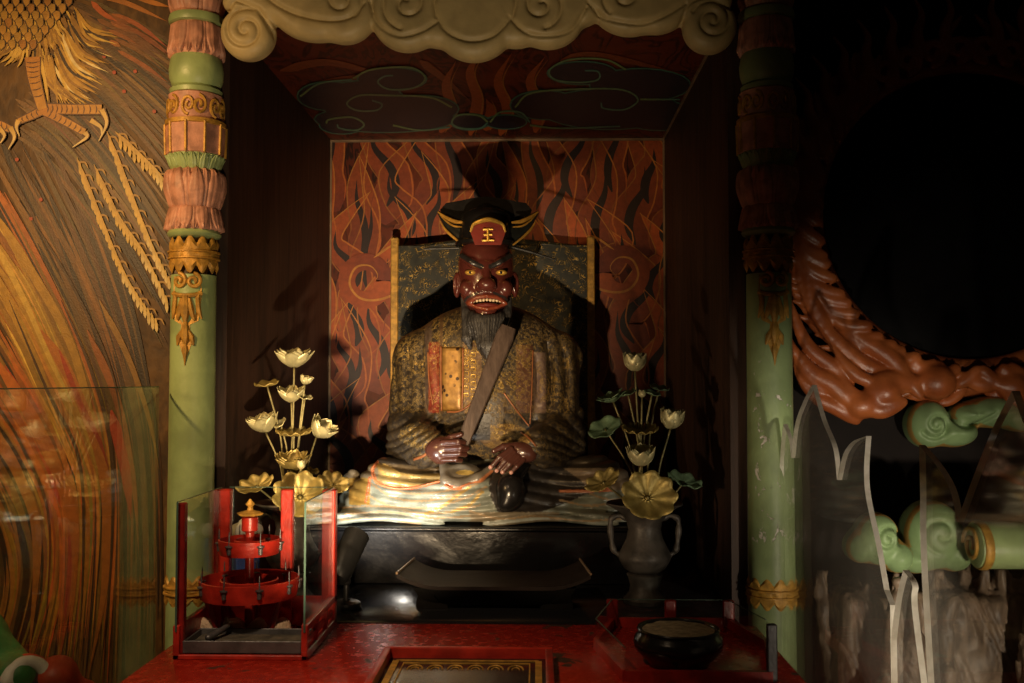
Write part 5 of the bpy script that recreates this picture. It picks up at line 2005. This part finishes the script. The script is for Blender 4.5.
# small blue pot behind the shield
c = W(252, 0, 2.985); c = Vector((c.x, 2.985, SH - .005))
t = thing('porcelain_pot', 'small blue pot with a frilled white top behind the glass shield', 'pot', tuple(c))
b = MB().lathe([(.005, 0), (.028, 0), (.034, .02), (.038, .06), (.040, .11), (.042, .20), (.040, .235), (.030, .24), (.004, .24)], 28, c)
build('pot_body', b, M['porcelain'], t)
b = MB()
for k in range(7):
    a = 2 * PI * k / 7
    b.ball((c.x + .028 * math.cos(a), c.y + .028 * math.sin(a), c.z + .252), (.024, .024, .022), 12, 8)
b.ball((c.x, c.y, c.z + .265), (.028, .028, .026), 12, 8)
build('white_top', b, M['white'], t)

# ------------------------------------------------------------------ low glass shield and censer
pts = [W(595, 645, 2.66), W(624, 677, 2.37), W(768, 677, 2.37), W(790, 645, 2.66), W(725, 622, 2.905), W(667, 622, 2.905), W(612, 622, 2.905)]
pl = [(-.0 + .1545 - .155 + p.x, p.y) for p in pts]
pl[0] = (.154, 2.66); pl[1] = (.206, 2.375); pl[2] = (.548, 2.375); pl[3] = (.600, 2.66); pl[4] = (.545, 2.90); pl[5] = (.38, 2.90); pl[6] = (.215, 2.90)
t = thing('censer_shield', 'low glass shield with red rails standing around the black censer', 'shield', (.377, 2.64, TZ))


def bar(b, p, q, z0, z1, w, inset=0.0):
    p, q = Vector((p[0], p[1], 0)), Vector((q[0], q[1], 0))
    dv = (q - p).normalized(); n_ = Vector((-dv.y, dv.x, 0))
    p = p + dv * inset; q = q - dv * inset
    vs = [v + Vector((0, 0, z)) for z in (z0, z1) for v in (p - n_ * w / 2, q - n_ * w / 2, q + n_ * w / 2, p + n_ * w / 2)]
    b.add(vs, [(3, 2, 1, 0), (4, 5, 6, 7), (0, 1, 5, 4), (1, 2, 6, 5), (2, 3, 7, 6), (3, 0, 4, 7)])


n = len(pl)
b = MB()
for i in range(n):
    bar(b, pl[i], pl[(i + 1) % n], TZ, TZ + .026, .014)
build('base_rail', b, M['red'], t, smooth=False)
for i in (0, 2, 3, 4, 5, 6):
    p, q = pl[i], pl[(i + 1) % n]
    if i == 2:
        continue
    b = MB(); bar(b, p, q, TZ + .024, TZ + .077, .004, .004)
    pn = build('pane', b, M['glass'], t, smooth=False)
    b = MB(); bar(b, p, q, TZ + .077, TZ + .0785, .004, .004)
    sub(build('glass_edge', b, M['edge_glass'], t, smooth=False), pn)
b = MB(); bar(b, pl[2], pl[3], TZ + .024, TZ + .077, .004, .004); build('pane', b, M['glass'], t, smooth=False)
for i in (4, 5, 6):
    x, y = pl[i]
    build('post', MB().box(x - .016, x + .016, y - .012, y + .010, TZ, TZ + .078, None, .003), M['darkred'], t)
x, y = pl[2]
build('post', MB().box(x - .012, x + .012, y - .004, y + .012, TZ, TZ + .135, None, .003), M['grey_metal'], t)

c = (W(674, 0, 2.52).x, 2.52, TZ)
t = thing('censer', 'round black glazed censer filled with pale ash on the red table', 'incense burner', c)
b = MB().lathe([(.004, .008), (.062, .008), (.066, 0), (.075, .002), (.078, .011), (.093, .024), (.108, .042), (.111, .056), (.107, .070), (.099, .079), (.098, .084), (.102, .088), (.100, .092), (.093, .090), (.090, .084), (.090, .074), (.004, .074)], 56, c)
build('bowl', b, M['black'], t)
b = MB(); vs = [(c[0], c[1], TZ + .089)]; fs = []
for i in range(1, 9):
    for k in range(48):
        a = 2 * PI * k / 48; r = .0895 * i / 8
        vs.append((c[0] + r * math.cos(a), c[1] + r * math.sin(a), TZ + .086 + .003 * mnoise.noise(Vector((r * 40 * math.cos(a), r * 40 * math.sin(a), 0)))))
for k in range(48):
    fs.append((0, 1 + k, 1 + (k + 1) % 48))
for i in range(7):
    for k in range(48):
        a = 1 + i * 48
        fs.append((a + k, a + (k + 1) % 48, a + 48 + (k + 1) % 48, a + 48 + k))
b.add(vs, fs)
o = build('ash', b, M['sand'], t); o['kind'] = 'stuff'

# ------------------------------------------------------------------ glass screen and acrylic flames
SX = -1.152
t = thing('glass_screen', 'tall clear glass screen edge-on beside the pale green column', 'screen', (SX, 2.4, 0))
p = build('pane', MB().box(SX - .004, SX + .004, 1.75, 3.015, .02, EYE - .016), M['screen'], t, smooth=False)
sub(build('glass_edge', MB().box(SX - .004, SX + .004, 1.75, 3.015, EYE - .016, EYE - .013), M['edge_glass'], t, smooth=False), p)
build('floor_channel', MB().box(SX - .02, SX + .02, 1.75, 3.015, 0, .03), M['grey_metal'], t, smooth=False)
AX = .728


def wall_pt(px, py):
    r = ray(px, py); r = r * (AX / r.x)
    return (r.y, EYE + r.z)


def acrylic(name, label, key, th=.012):
    poly = []
    for seg in key:
        q = bez([wall_pt(*p) if p[1] < 5000 else p for p in seg], max(1, (len(seg) - 1) * 7)) if len(seg) > 2 else [wall_pt(*p) for p in seg]
        poly += q[:-1]
    poly.append(wall_pt(*key[-1][-1]))
    dmin = min(p[0] for p in poly); dl = poly[-1][0]; df = poly[0][0]
    poly += [(dl, .02), (df, .02)]
    t = thing(name, label, 'acrylic panel', (AX, sum(p[0] for p in poly) / len(poly), 0), 'acrylic flame cut-outs')
    mp_ = lambda u, v, k: (AX + k, u, v)
    bf = MB()
    # triangulate the outline
    from mathutils.geometry import tessellate_polygon
    tri = tessellate_polygon([[Vector((u, v, 0)) for u, v in poly]])
    for k in (0, th):
        bf.add([mp_(u, v, k) for u, v in poly], [tuple(x) for x in tri])
    build('clear_sheet', bf, M['acrylic'], t, smooth=False)
    be = MB(); be.walls(poly, mp_, 0, th)
    build('sawn_edge', be, M['acrylic_edge'], t, smooth=False)
    build('floor_foot', MB().box(AX - .02, AX + th + .02, min(dl, df), max(dl, df), 0, .03), M['grey_metal'], t, smooth=False)


acrylic('acrylic_flame', 'clear acrylic flame cut-out with three tall points beside the chipped column',
        [[(779.5, 500), (780, 462), (781.5, 440), (783.5, 424)], [(783.5, 424), (789, 440), (791, 458)], [(791, 458), (795, 425), (803, 402), (812, 385)], [(812, 385), (822, 420), (833, 448), (837, 480)], [(837, 480), (843, 455), (852, 442), (866, 436)], [(866, 436), (864, 470), (866, 498), (876, 545), (884, 590)], [(884, 590), (890, 605)]])
acrylic('acrylic_flame', 'small low acrylic flame point with a bright edge below the green clouds',
        [[(891, 640), (896, 600), (903, 570)], [(903, 570), (912, 585), (912, 610), (926, 720)]])
acrylic('acrylic_flame', 'clear acrylic flame cut-out in front of the green scroll clouds, cut by the frame edge',
        [[(930, 720), (921, 560), (920, 490), (919, 445)], [(919, 445), (936, 465), (950, 490), (957, 522)], [(957, 522), (972, 480), (992, 430), (1012, 391)], [(1012, 391), (1022, 420), (1034, 450), (1040, 480)], [(1040, 480), (1050, 560), (1060, 720)]])

# ------------------------------------------------------------------ round mirror with flame halo
MD = 3.36
mc = W(970, 214, MD); R0 = 147 * MD / F
t = thing('round_mirror', 'large round black mirror ringed with carved orange flames', 'mirror', (mc.x, 3.44, mc.z - R0))
b = MB().lathe([(.004, 0), (R0 - .005, 0), (R0 + .02, .006), (R0 + .03, .05), (.004, .05)], 96, (mc.x, MD + .03, mc.z), None, None, 'y')
build('mirror_disc', b, mat_plain('black_mirror', (.004, .0035, .0035), .3, 0, .2, 10, 0, .08), t)
BK = Blocks((mc.x - R0 - .34, MD - .13, mc.z - R0 - .34), (mc.x + R0 + .34, MD + .09, mc.z + R0 + .34), .0058)
ang = [2 * PI * i / 120 for i in range(121)]
BK.stroke([(mc.x + (R0 + .015) * math.cos(q), MD + .02, mc.z + (R0 + .015) * math.sin(q)) for q in ang], [.026] * 121, .004)
BK.stroke([(mc.x + (R0 + .07) * math.cos(q), MD + .055, mc.z + (R0 + .07) * math.sin(q)) for q in ang], [.05] * 121, .012)
FC0 = (.31, .075, .02, 0); FC1 = (.44, .125, .034, 0); FC2 = FC0


def polar(r, a, o=0.0):
    return Vector((mc.x + r * math.cos(a), MD - o, mc.z + r * math.sin(a)))


def tongue(a0, r0, span, rise, w, curl, off, fl=.7):
    """flame tongue sweeping up along the ring from angle a0"""
    sg = 1 if math.cos(a0) > 0 else -1
    pts = []; rad = []; cs = []
    n = 18
    for i in range(n + 1):
        u = i / n
        a = a0 + sg * span * u
        r = r0 + rise * (u ** 1.15) + curl * math.sin(u * PI * 1.6) * .5
        pts.append(polar(r, a, off * (1 - .4 * u)))
        rad.append(w * (math.sin(PI * min(1, .28 + u * .45)) if u < .5 else 1) * (1 - u) ** .65 + .002)
        cs.append(tuple(FC0[k] + (FC1[k] - FC0[k]) * (1 - abs(2 * u - 1)) for k in range(3)) + (0,))
    BK.stroke(pts, rad, .005, .8)


for i in range(34):
    for sg in (1, -1):
        u = (i + .5) / 34
        a = -PI / 2 + sg * PI * u * .97 + rnd.uniform(-.03, .03)
        k = rnd.uniform(.85, 1.15)
        if u < .80:
            tongue(a, R0 + .030, .26 * k, .10 * k, .022 * k, .03, .05)
            tongue(a + sg * .03, R0 + .065, .24 * k, .10 * k, .022 * k, -.03, .03)
            tongue(a + sg * .05, R0 + .095, .20 * k, .09 * k, .019 * k, .03, .012)
        elif i % 2:
            tongue(a, R0 + .085, .12, .10 * k, .016, .02, .01)
# hooked curls along the upper arc
for i in range(20):
    a = PI * .02 + PI * .96 * i / 19
    c = polar(R0 + .055, a, .035)
    q = spiral(0, 0, .042, .012, -PI / 2 + (a - PI / 2) * .6, (1.25 if math.cos(a) < 0 else -1.25), 24)
    BK.stroke([c + Vector((x, -.006 * j / 24, z)) for j, (x, z) in enumerate(q)], [.015 - .006 * j / 24 for j in range(25)], .003)
    up = Vector((math.cos(a) * .5, 0, .9)).normalized()
    tang = Vector((-.04 if math.cos(a) < 0 else .04, 0, 0))
    BK.stroke(bez([tuple(c + tang), tuple(c + tang + up * .07), tuple(c + tang * .4 + up * .13), tuple(c + tang * .9 + up * .2)], 14), [.02 * (1 - j / 14) ** .8 + .002 for j in range(15)], .006)
# heavy rolling flames at the foot of the ring
def lump(pts, w0, w1, off, c0=FC0, c1=FC1, fl=.7, n=20):
    q = bez(pts, n); w0 *= .62; w1 *= .62
    BK.stroke([W(x, y, MD - off + .02 * i / n) for i, (x, y) in enumerate(q)], [(w0 + (w1 - w0) * (i / n)) * (math.sin(PI * min(.5, .2 + i / n)) if i / n < .3 else 1) * (1 - .93 * max(0, (i / n - .45) / .55) ** 1.3) * MD / F for i in range(n + 1)], .006, .85)


lump([(862, 406), (848, 398), (832, 384), (812, 372), (790, 345), (780, 320)], 17, 13, .06)
lump([(872, 398), (880, 384), (902, 382), (930, 385), (952, 375)], 20, 15, .07)
lump([(858, 408), (872, 402), (888, 388), (900, 372)], 17, 16, .075)
lump([(905, 388), (898, 366), (880, 350), (858, 336), (838, 310)], 15, 12, .06)
lump([(890, 372), (866, 366), (848, 352), (826, 330), (806, 300), (796, 270)], 14, 11, .05)
lump([(850, 384), (832, 366), (808, 346), (792, 310), (784, 280)], 13, 10, .05)
lump([(940, 380), (925, 368), (905, 360), (884, 340), (866, 322)], 12, 9, .05)
lump([(830, 330), (812, 300), (806, 262), (792, 230), (784, 200)], 11, 8, .04)
lump([(814, 300), (800, 262), (794, 240), (782, 215)], 10, 7, .03)
lump([(960, 376), (985, 384), (1010, 372), (1040, 378), (1062, 366)], 14, 13, .04)
lump([(1000, 385), (1030, 390), (1060, 382)], 16, 12, .05)
lump([(1010, 400), (1040, 408), (1072, 398), (1100, 370), (1130, 330)], 15, 10, .05)
lump([(1060, 384), (1095, 352), (1126, 310), (1140, 260)], 14, 9, .05)
lump([(856, 420), (838, 408), (818, 398), (800, 378), (792, 356)], 14, 9, .05)
lump([(902, 402), (880, 410), (862, 402), (846, 384), (838, 362)], 15, 10, .08)
lump([(878, 384), (858, 376), (842, 360), (830, 342)], 11, 8, .075)
lump([(824, 392), (806, 372), (794, 350), (786, 326)], 11, 7, .05)
lump([(920, 396), (908, 380), (894, 362), (874, 350), (852, 326)], 11, 8, .07)
lump([(950, 388), (934, 378), (918, 364), (896, 350)], 11, 8, .065)
BK.cap(W(860, 405, MD - .06), W(860, 405, MD - .06) + Vector((.004, 0, 0)), .058 * .8, .058 * .8, .012, .9)
BK.cap(W(884, 392, MD - .07), W(884, 392, MD - .07) + Vector((.004, 0, 0)), .06 * .8, .06 * .8, .012, .9)
BK.cap(W(935, 382, MD - .05), W(935, 382, MD - .05) + Vector((.004, 0, 0)), .075 * .8, .075 * .8, .012, .9)
BK.cap(W(1012, 386, MD - .04), W(1012, 386, MD - .04) + Vector((.004, 0, 0)), .06 * .8, .06 * .8, .012, .9)
def paint_flame(V):
    nz = np.sin(V[:, 0] * 31 + np.sin(V[:, 2] * 27) * 2) * np.sin(V[:, 2] * 23) * .5 + .5
    c = np.array(FC0[:3])[None, :] * (1 - nz)[:, None] + np.array(FC1[:3])[None, :] * nz[:, None]
    return np.concatenate([c, np.zeros((len(V), 1))], 1)


build_sdf('flame_halo', BK.f, BK.P, M['flame'], t, None, paint_flame)

# ------------------------------------------------------------------ carved green clouds and gnarled wood stand
gcl = dict(gcol=(.05, .05, .02), edge=(.50, .30, .08), base=(.23, .34, .15))
o = carve('scroll_cloud', [(926, 424, 21, 24), (950, 432, 24, 15), (968, 414, 20, 12), (990, 412, 26, 16), (1020, 418, 24, 14)], [spiral(928, 424, 14, 3, 2.6, -1.3), bez([(945, 414), (953, 425), (968, 424), (986, 412)], 12)], 3.36, .175, .0045, M['valance'], gdepth=.014, gw=2.4, blend=6, **gcl)
tag(o, 'upper green scroll cloud with gilt edge under the black mirror', 'carved cloud', 'carved green clouds')
o = carve('scroll_cloud', [(875, 538, 22, 26), (858, 546, 14, 16), (894, 556, 16, 16)], [spiral(880, 536, 14, 3, .4, -1.3)], 2.98, .16, .0045, M['valance'], gdepth=.012, gw=2.2, blend=6, **gcl)
tag(o, 'round green cloud lobe seen through the tallest acrylic flame', 'carved cloud', 'carved green clouds')
o = carve('scroll_cloud', [(930, 534, 29, 34), (912, 556, 20, 16), (950, 552, 18, 18)], [spiral(930, 530, 19, 4, 1.6, 1.1)], 3.02, .20, .005, M['valance'], gdepth=.010, gw=2.2, blend=6, **gcl)
tag(o, 'tall rounded green cloud beside the gilt-ended roll', 'carved cloud', 'carved green clouds')
# the roll
rc = W(972, 545, 2.86)
t = thing('cloud_roll', 'pale green rolled cloud with a gilt spiral end above the gnarled wood', 'carved cloud', (rc.x + .15, 2.86, rc.z - .066), 'carved green clouds')
b = MB().lathe([(.004, .0), (.050, 0), (.062, .006), (.066, .02), (.066, .30), (.058, .32), (.004, .32)], 40, tuple(rc), lambda a, z, r: 1 + .05 * math.sin(2 * a + .6), None, 'x')
build('roll_body', b, mat_plain('bright_cloud_green', (.36, .46, .20), .4, 0, .2, 8), t)
b = MB().lathe([(.0665, .010), (.0695, .014), (.0695, .030), (.0665, .034)], 40, tuple(rc), lambda a, z, r: 1 + .05 * math.sin(2 * a + .6), None, 'x')
b.tube([(rc.x - .003, rc.y + u, rc.z + v) for u, v in spiral(0, 0, .052, .012, 0, 1.6, 36)], .006, 8)
build('gilt_end', b, M['goldpaint'], t)

lo = (.84, 2.72, 0.0); hi = (2.05, 3.38, .985)
P = grid(lo, hi, .0075)
r2 = random.Random(11)
f = sd_box(P, (1.44, 3.13, .44), (.56, .16, .44), .05)
for k in range(62):
    x = r2.uniform(.92, 1.98); y = r2.uniform(2.86, 3.12)
    x1 = x + r2.uniform(-.09, .09); y1 = y + r2.uniform(-.03, .06)
    z1 = r2.uniform(.84, .96); xm = (x + x1) / 2 + r2.uniform(-.05, .05); zm = z1 * r2.uniform(.4, .6)
    ra, rb_ = r2.uniform(.03, .06), r2.uniform(.018, .035)
    f = smin(f, sd_cap(P, (x, y, 0), (xm, y - .02, zm), ra * 1.2, ra * .8), .018)
    f = smin(f, sd_cap(P, (xm, y - .02, zm), (x1, y1, z1), ra * .8, rb_), .018)
wx = P[0] + .035 * np.sin(P[2] * 11 + P[0] * 17) + .02 * np.sin(P[2] * 27 + P[0] * 40 + P[1] * 9)
env = .5 + .5 * np.sin(P[2] * 8 + P[0] * 23) * np.sin(P[0] * 11 + 2)
f = f + .020 * (1 - np.abs(np.sin(wx * 33 + 3 * np.sin(P[1] * 12))) ** .5) * env + .012 * (1 - np.abs(np.sin(wx * 88 + 3 * np.sin(P[2] * 9))) ** .6) + .014 * np.sin(P[2] * 16 + 9 * P[0]) * np.sin(P[0] * 29)
f = np.maximum(f, P[2] - .945)
f = np.maximum(f, -P[2] + .006)
o = build_sdf('gnarled_wood', f, P, M['driftwood'], None, (1.44, 3.05, 0))
tag(o, 'gnarled furrowed brown wood stand beneath the green clouds', 'wood stand')

# ------------------------------------------------------------------ painted figure at the lower corner
fx = W(-14, 0, 2.85).x - .05
t = thing('painted_figure', 'painted figure with green sleeve, white cuff and red skirt below the mural', 'statue', (fx, 2.88, 0))
P = grid((fx - .30, 2.60, .02), (fx + .30, 3.16, .97), .009)
f = sd_cap(P, (fx, 2.88, .05), (fx - .02, 2.88, .60), .22, .15)
f = smin(f, sd_cap(P, (fx + .0, 2.88, .56), (fx + .04, 2.86, .62), .14, .07), .06)
f = f + .006 * np.sin(np.arctan2(P[1] - 2.88, P[0] - fx) * 14)
f = np.maximum(f, .025 - P[2])
build_sdf('skirt', f, P, M['figure_red'], t)
P = grid((fx - .32, 2.55, .45), (fx + .40, 3.14, 1.05), .008)
a0 = W(-30, 640, 2.80); a1 = W(14, 676, 2.70)
f = sd_cap(P, a0, a1, .085, .062)
f = smin(f, sd_cap(P, (a0.x - .05, 2.90, a0.z - .12), a0, .13, .085), .05)
build_sdf('sleeve', f, P, M['figure_green'], t)
ctr = W(27, 681, 2.68); nv = Vector((.55, -.55, .30)).normalized()
ua = nv.cross(Vector((0, 0, 1))).normalized(); ub = nv.cross(ua)
ring = [ctr + (ua * math.cos(a) * .050 + ub * math.sin(a) * .048) for a in [2 * PI * i / 36 for i in range(37)]]
build('cuff', MB().tube(ring, .019, 12), M['white'], t, angle=180)
ring = [ctr - nv * .012 + (ua * math.cos(a) * .064 + ub * math.sin(a) * .061) for a in [2 * PI * i / 36 for i in range(37)]]
build('cuff_lining', MB().tube(ring, .013, 10), M['figure_red'], t, angle=180)
bb = MB().lathe([(.002, 0), (.05, .0), (.052, .012), (.002, .014)], 24)
qq = Vector((0, 0, 1)).rotation_difference(nv)
build('cuff_opening', MB().add([qq @ Vector(v) + ctr - nv * .01 for v in bb.v], bb.f), M['matblack'], t)
P = grid((fx, 2.60, .50), (fx + .44, 2.98, .84), .007)
f = sd_ell(P, W(56, 676, 2.76), (.055, .07, .055))
f = smin(f, sd_cap(P, W(60, 684, 2.76), W(90, 687, 2.8), .03, .018), .03)
f = smin(f, sd_cap(P, W(50, 692, 2.78), (fx + .04, 2.86, .58), .05, .06), .04)
build_sdf('skirt_fold', f, P, M['figure_red'], t)
# ================================================================== LIGHT AND CAMERA
def spot(name, loc, target, power, col, size_deg, blend=.4, radius=.03):
    l = bpy.data.lights.new(name, 'SPOT')
    l.energy = power; l.color = col; l.spot_size = math.radians(size_deg); l.spot_blend = blend; l.shadow_soft_size = radius
    o = bpy.data.objects.new(name, l); COL.objects.link(o)
    o.location = loc
    o.rotation_euler = (Vector(target) - Vector(loc)).to_track_quat('-Z', 'Y').to_euler()
    return o


def area(name, loc, target, power, col, size):
    l = bpy.data.lights.new(name, 'AREA'); l.energy = power; l.color = col; l.size = size
    o = bpy.data.objects.new(name, l); COL.objects.link(o)
    o.location = loc
    o.rotation_euler = (Vector(target) - Vector(loc)).to_track_quat('-Z', 'Y').to_euler()
    return o


WARM = (1.0, .72, .42); WHITE = (1.0, .86, .66); ORANGE = (1.0, .62, .28)
# the small lamp on the shelf
spot('shelf_spot', LAMP_MOUTH, W(400, 480, 3.7), 18, (1.0, .92, .80), 100, .9, .02)
# main spot low in front of the table: a hot core and its spill
LP = (-.36, 1.47, EYE - .52)
spot('front_spot', LP, W(398, 372, 3.85), 310, WARM, 40, 1.0, .022)
spot('front_top_spill', LP, W(400, 90, 3.5), 50, (1.0, .76, .46), 62, .8, .022)
# a weaker one beside the glass shield
spot('side_spot', (-.60, 1.9, EYE - .64), W(625, 430, 3.3), 30, WARM, 40, .9, .022)
# lamps that wash the mural, the near column and the table's near end
spot('mural_spot', (-2.0, 1.25, EYE + .95), (-1.56, 3.22, EYE + .40), 175, (1.0, .60, .24), 72, .9, .05)
spot('table_spot', (-.80, 1.3, EYE + 1.15), W(230, 655, 2.5), 95, (1.0, .70, .42), 62, .9, .05)
# low lamp in the corner lighting clouds, wood and the foot of the halo
spot('corner_spot', (1.30, 1.05, EYE - .78), W(885, 615, 2.9), 135, WHITE, 48, 1.0, .04)

# added lamp, standing for no real source, brightens the sawn acrylic edges
spot('added_edge_spot', (.20, .9, EYE - .88), W(895, 540, 2.3), 80, WHITE, 26, .9, .02)

w = bpy.data.worlds.new('room_dark'); bpy.context.scene.world = w
w.use_nodes = True
w.node_tree.nodes['Background'].inputs[0].default_value = (.9, .55, .3, 1)
w.node_tree.nodes['Background'].inputs[1].default_value = .006

cd = bpy.data.cameras.new('camera'); cam = bpy.data.objects.new('camera', cd); COL.objects.link(cam)
cam.location = (0, 0, EYE); cam.rotation_euler = ROT.to_euler()
cd.sensor_width = 36; cd.lens = 36 * F / 1024
cd.clip_start = .05
sc = bpy.context.scene
sc.camera = cam
sc.view_settings.view_transform = 'Standard'; sc.view_settings.look = 'None'
sc.view_settings.gamma = 1; sc.view_settings.use_curve_mapping = False
sc.view_settings.exposure = 0
sc.cycles.use_denoising = True
sc.cycles.max_bounces = 10; sc.cycles.transparent_max_bounces = 24
for o in bpy.data.objects:
    if '_org' in o:
        del o['_org']
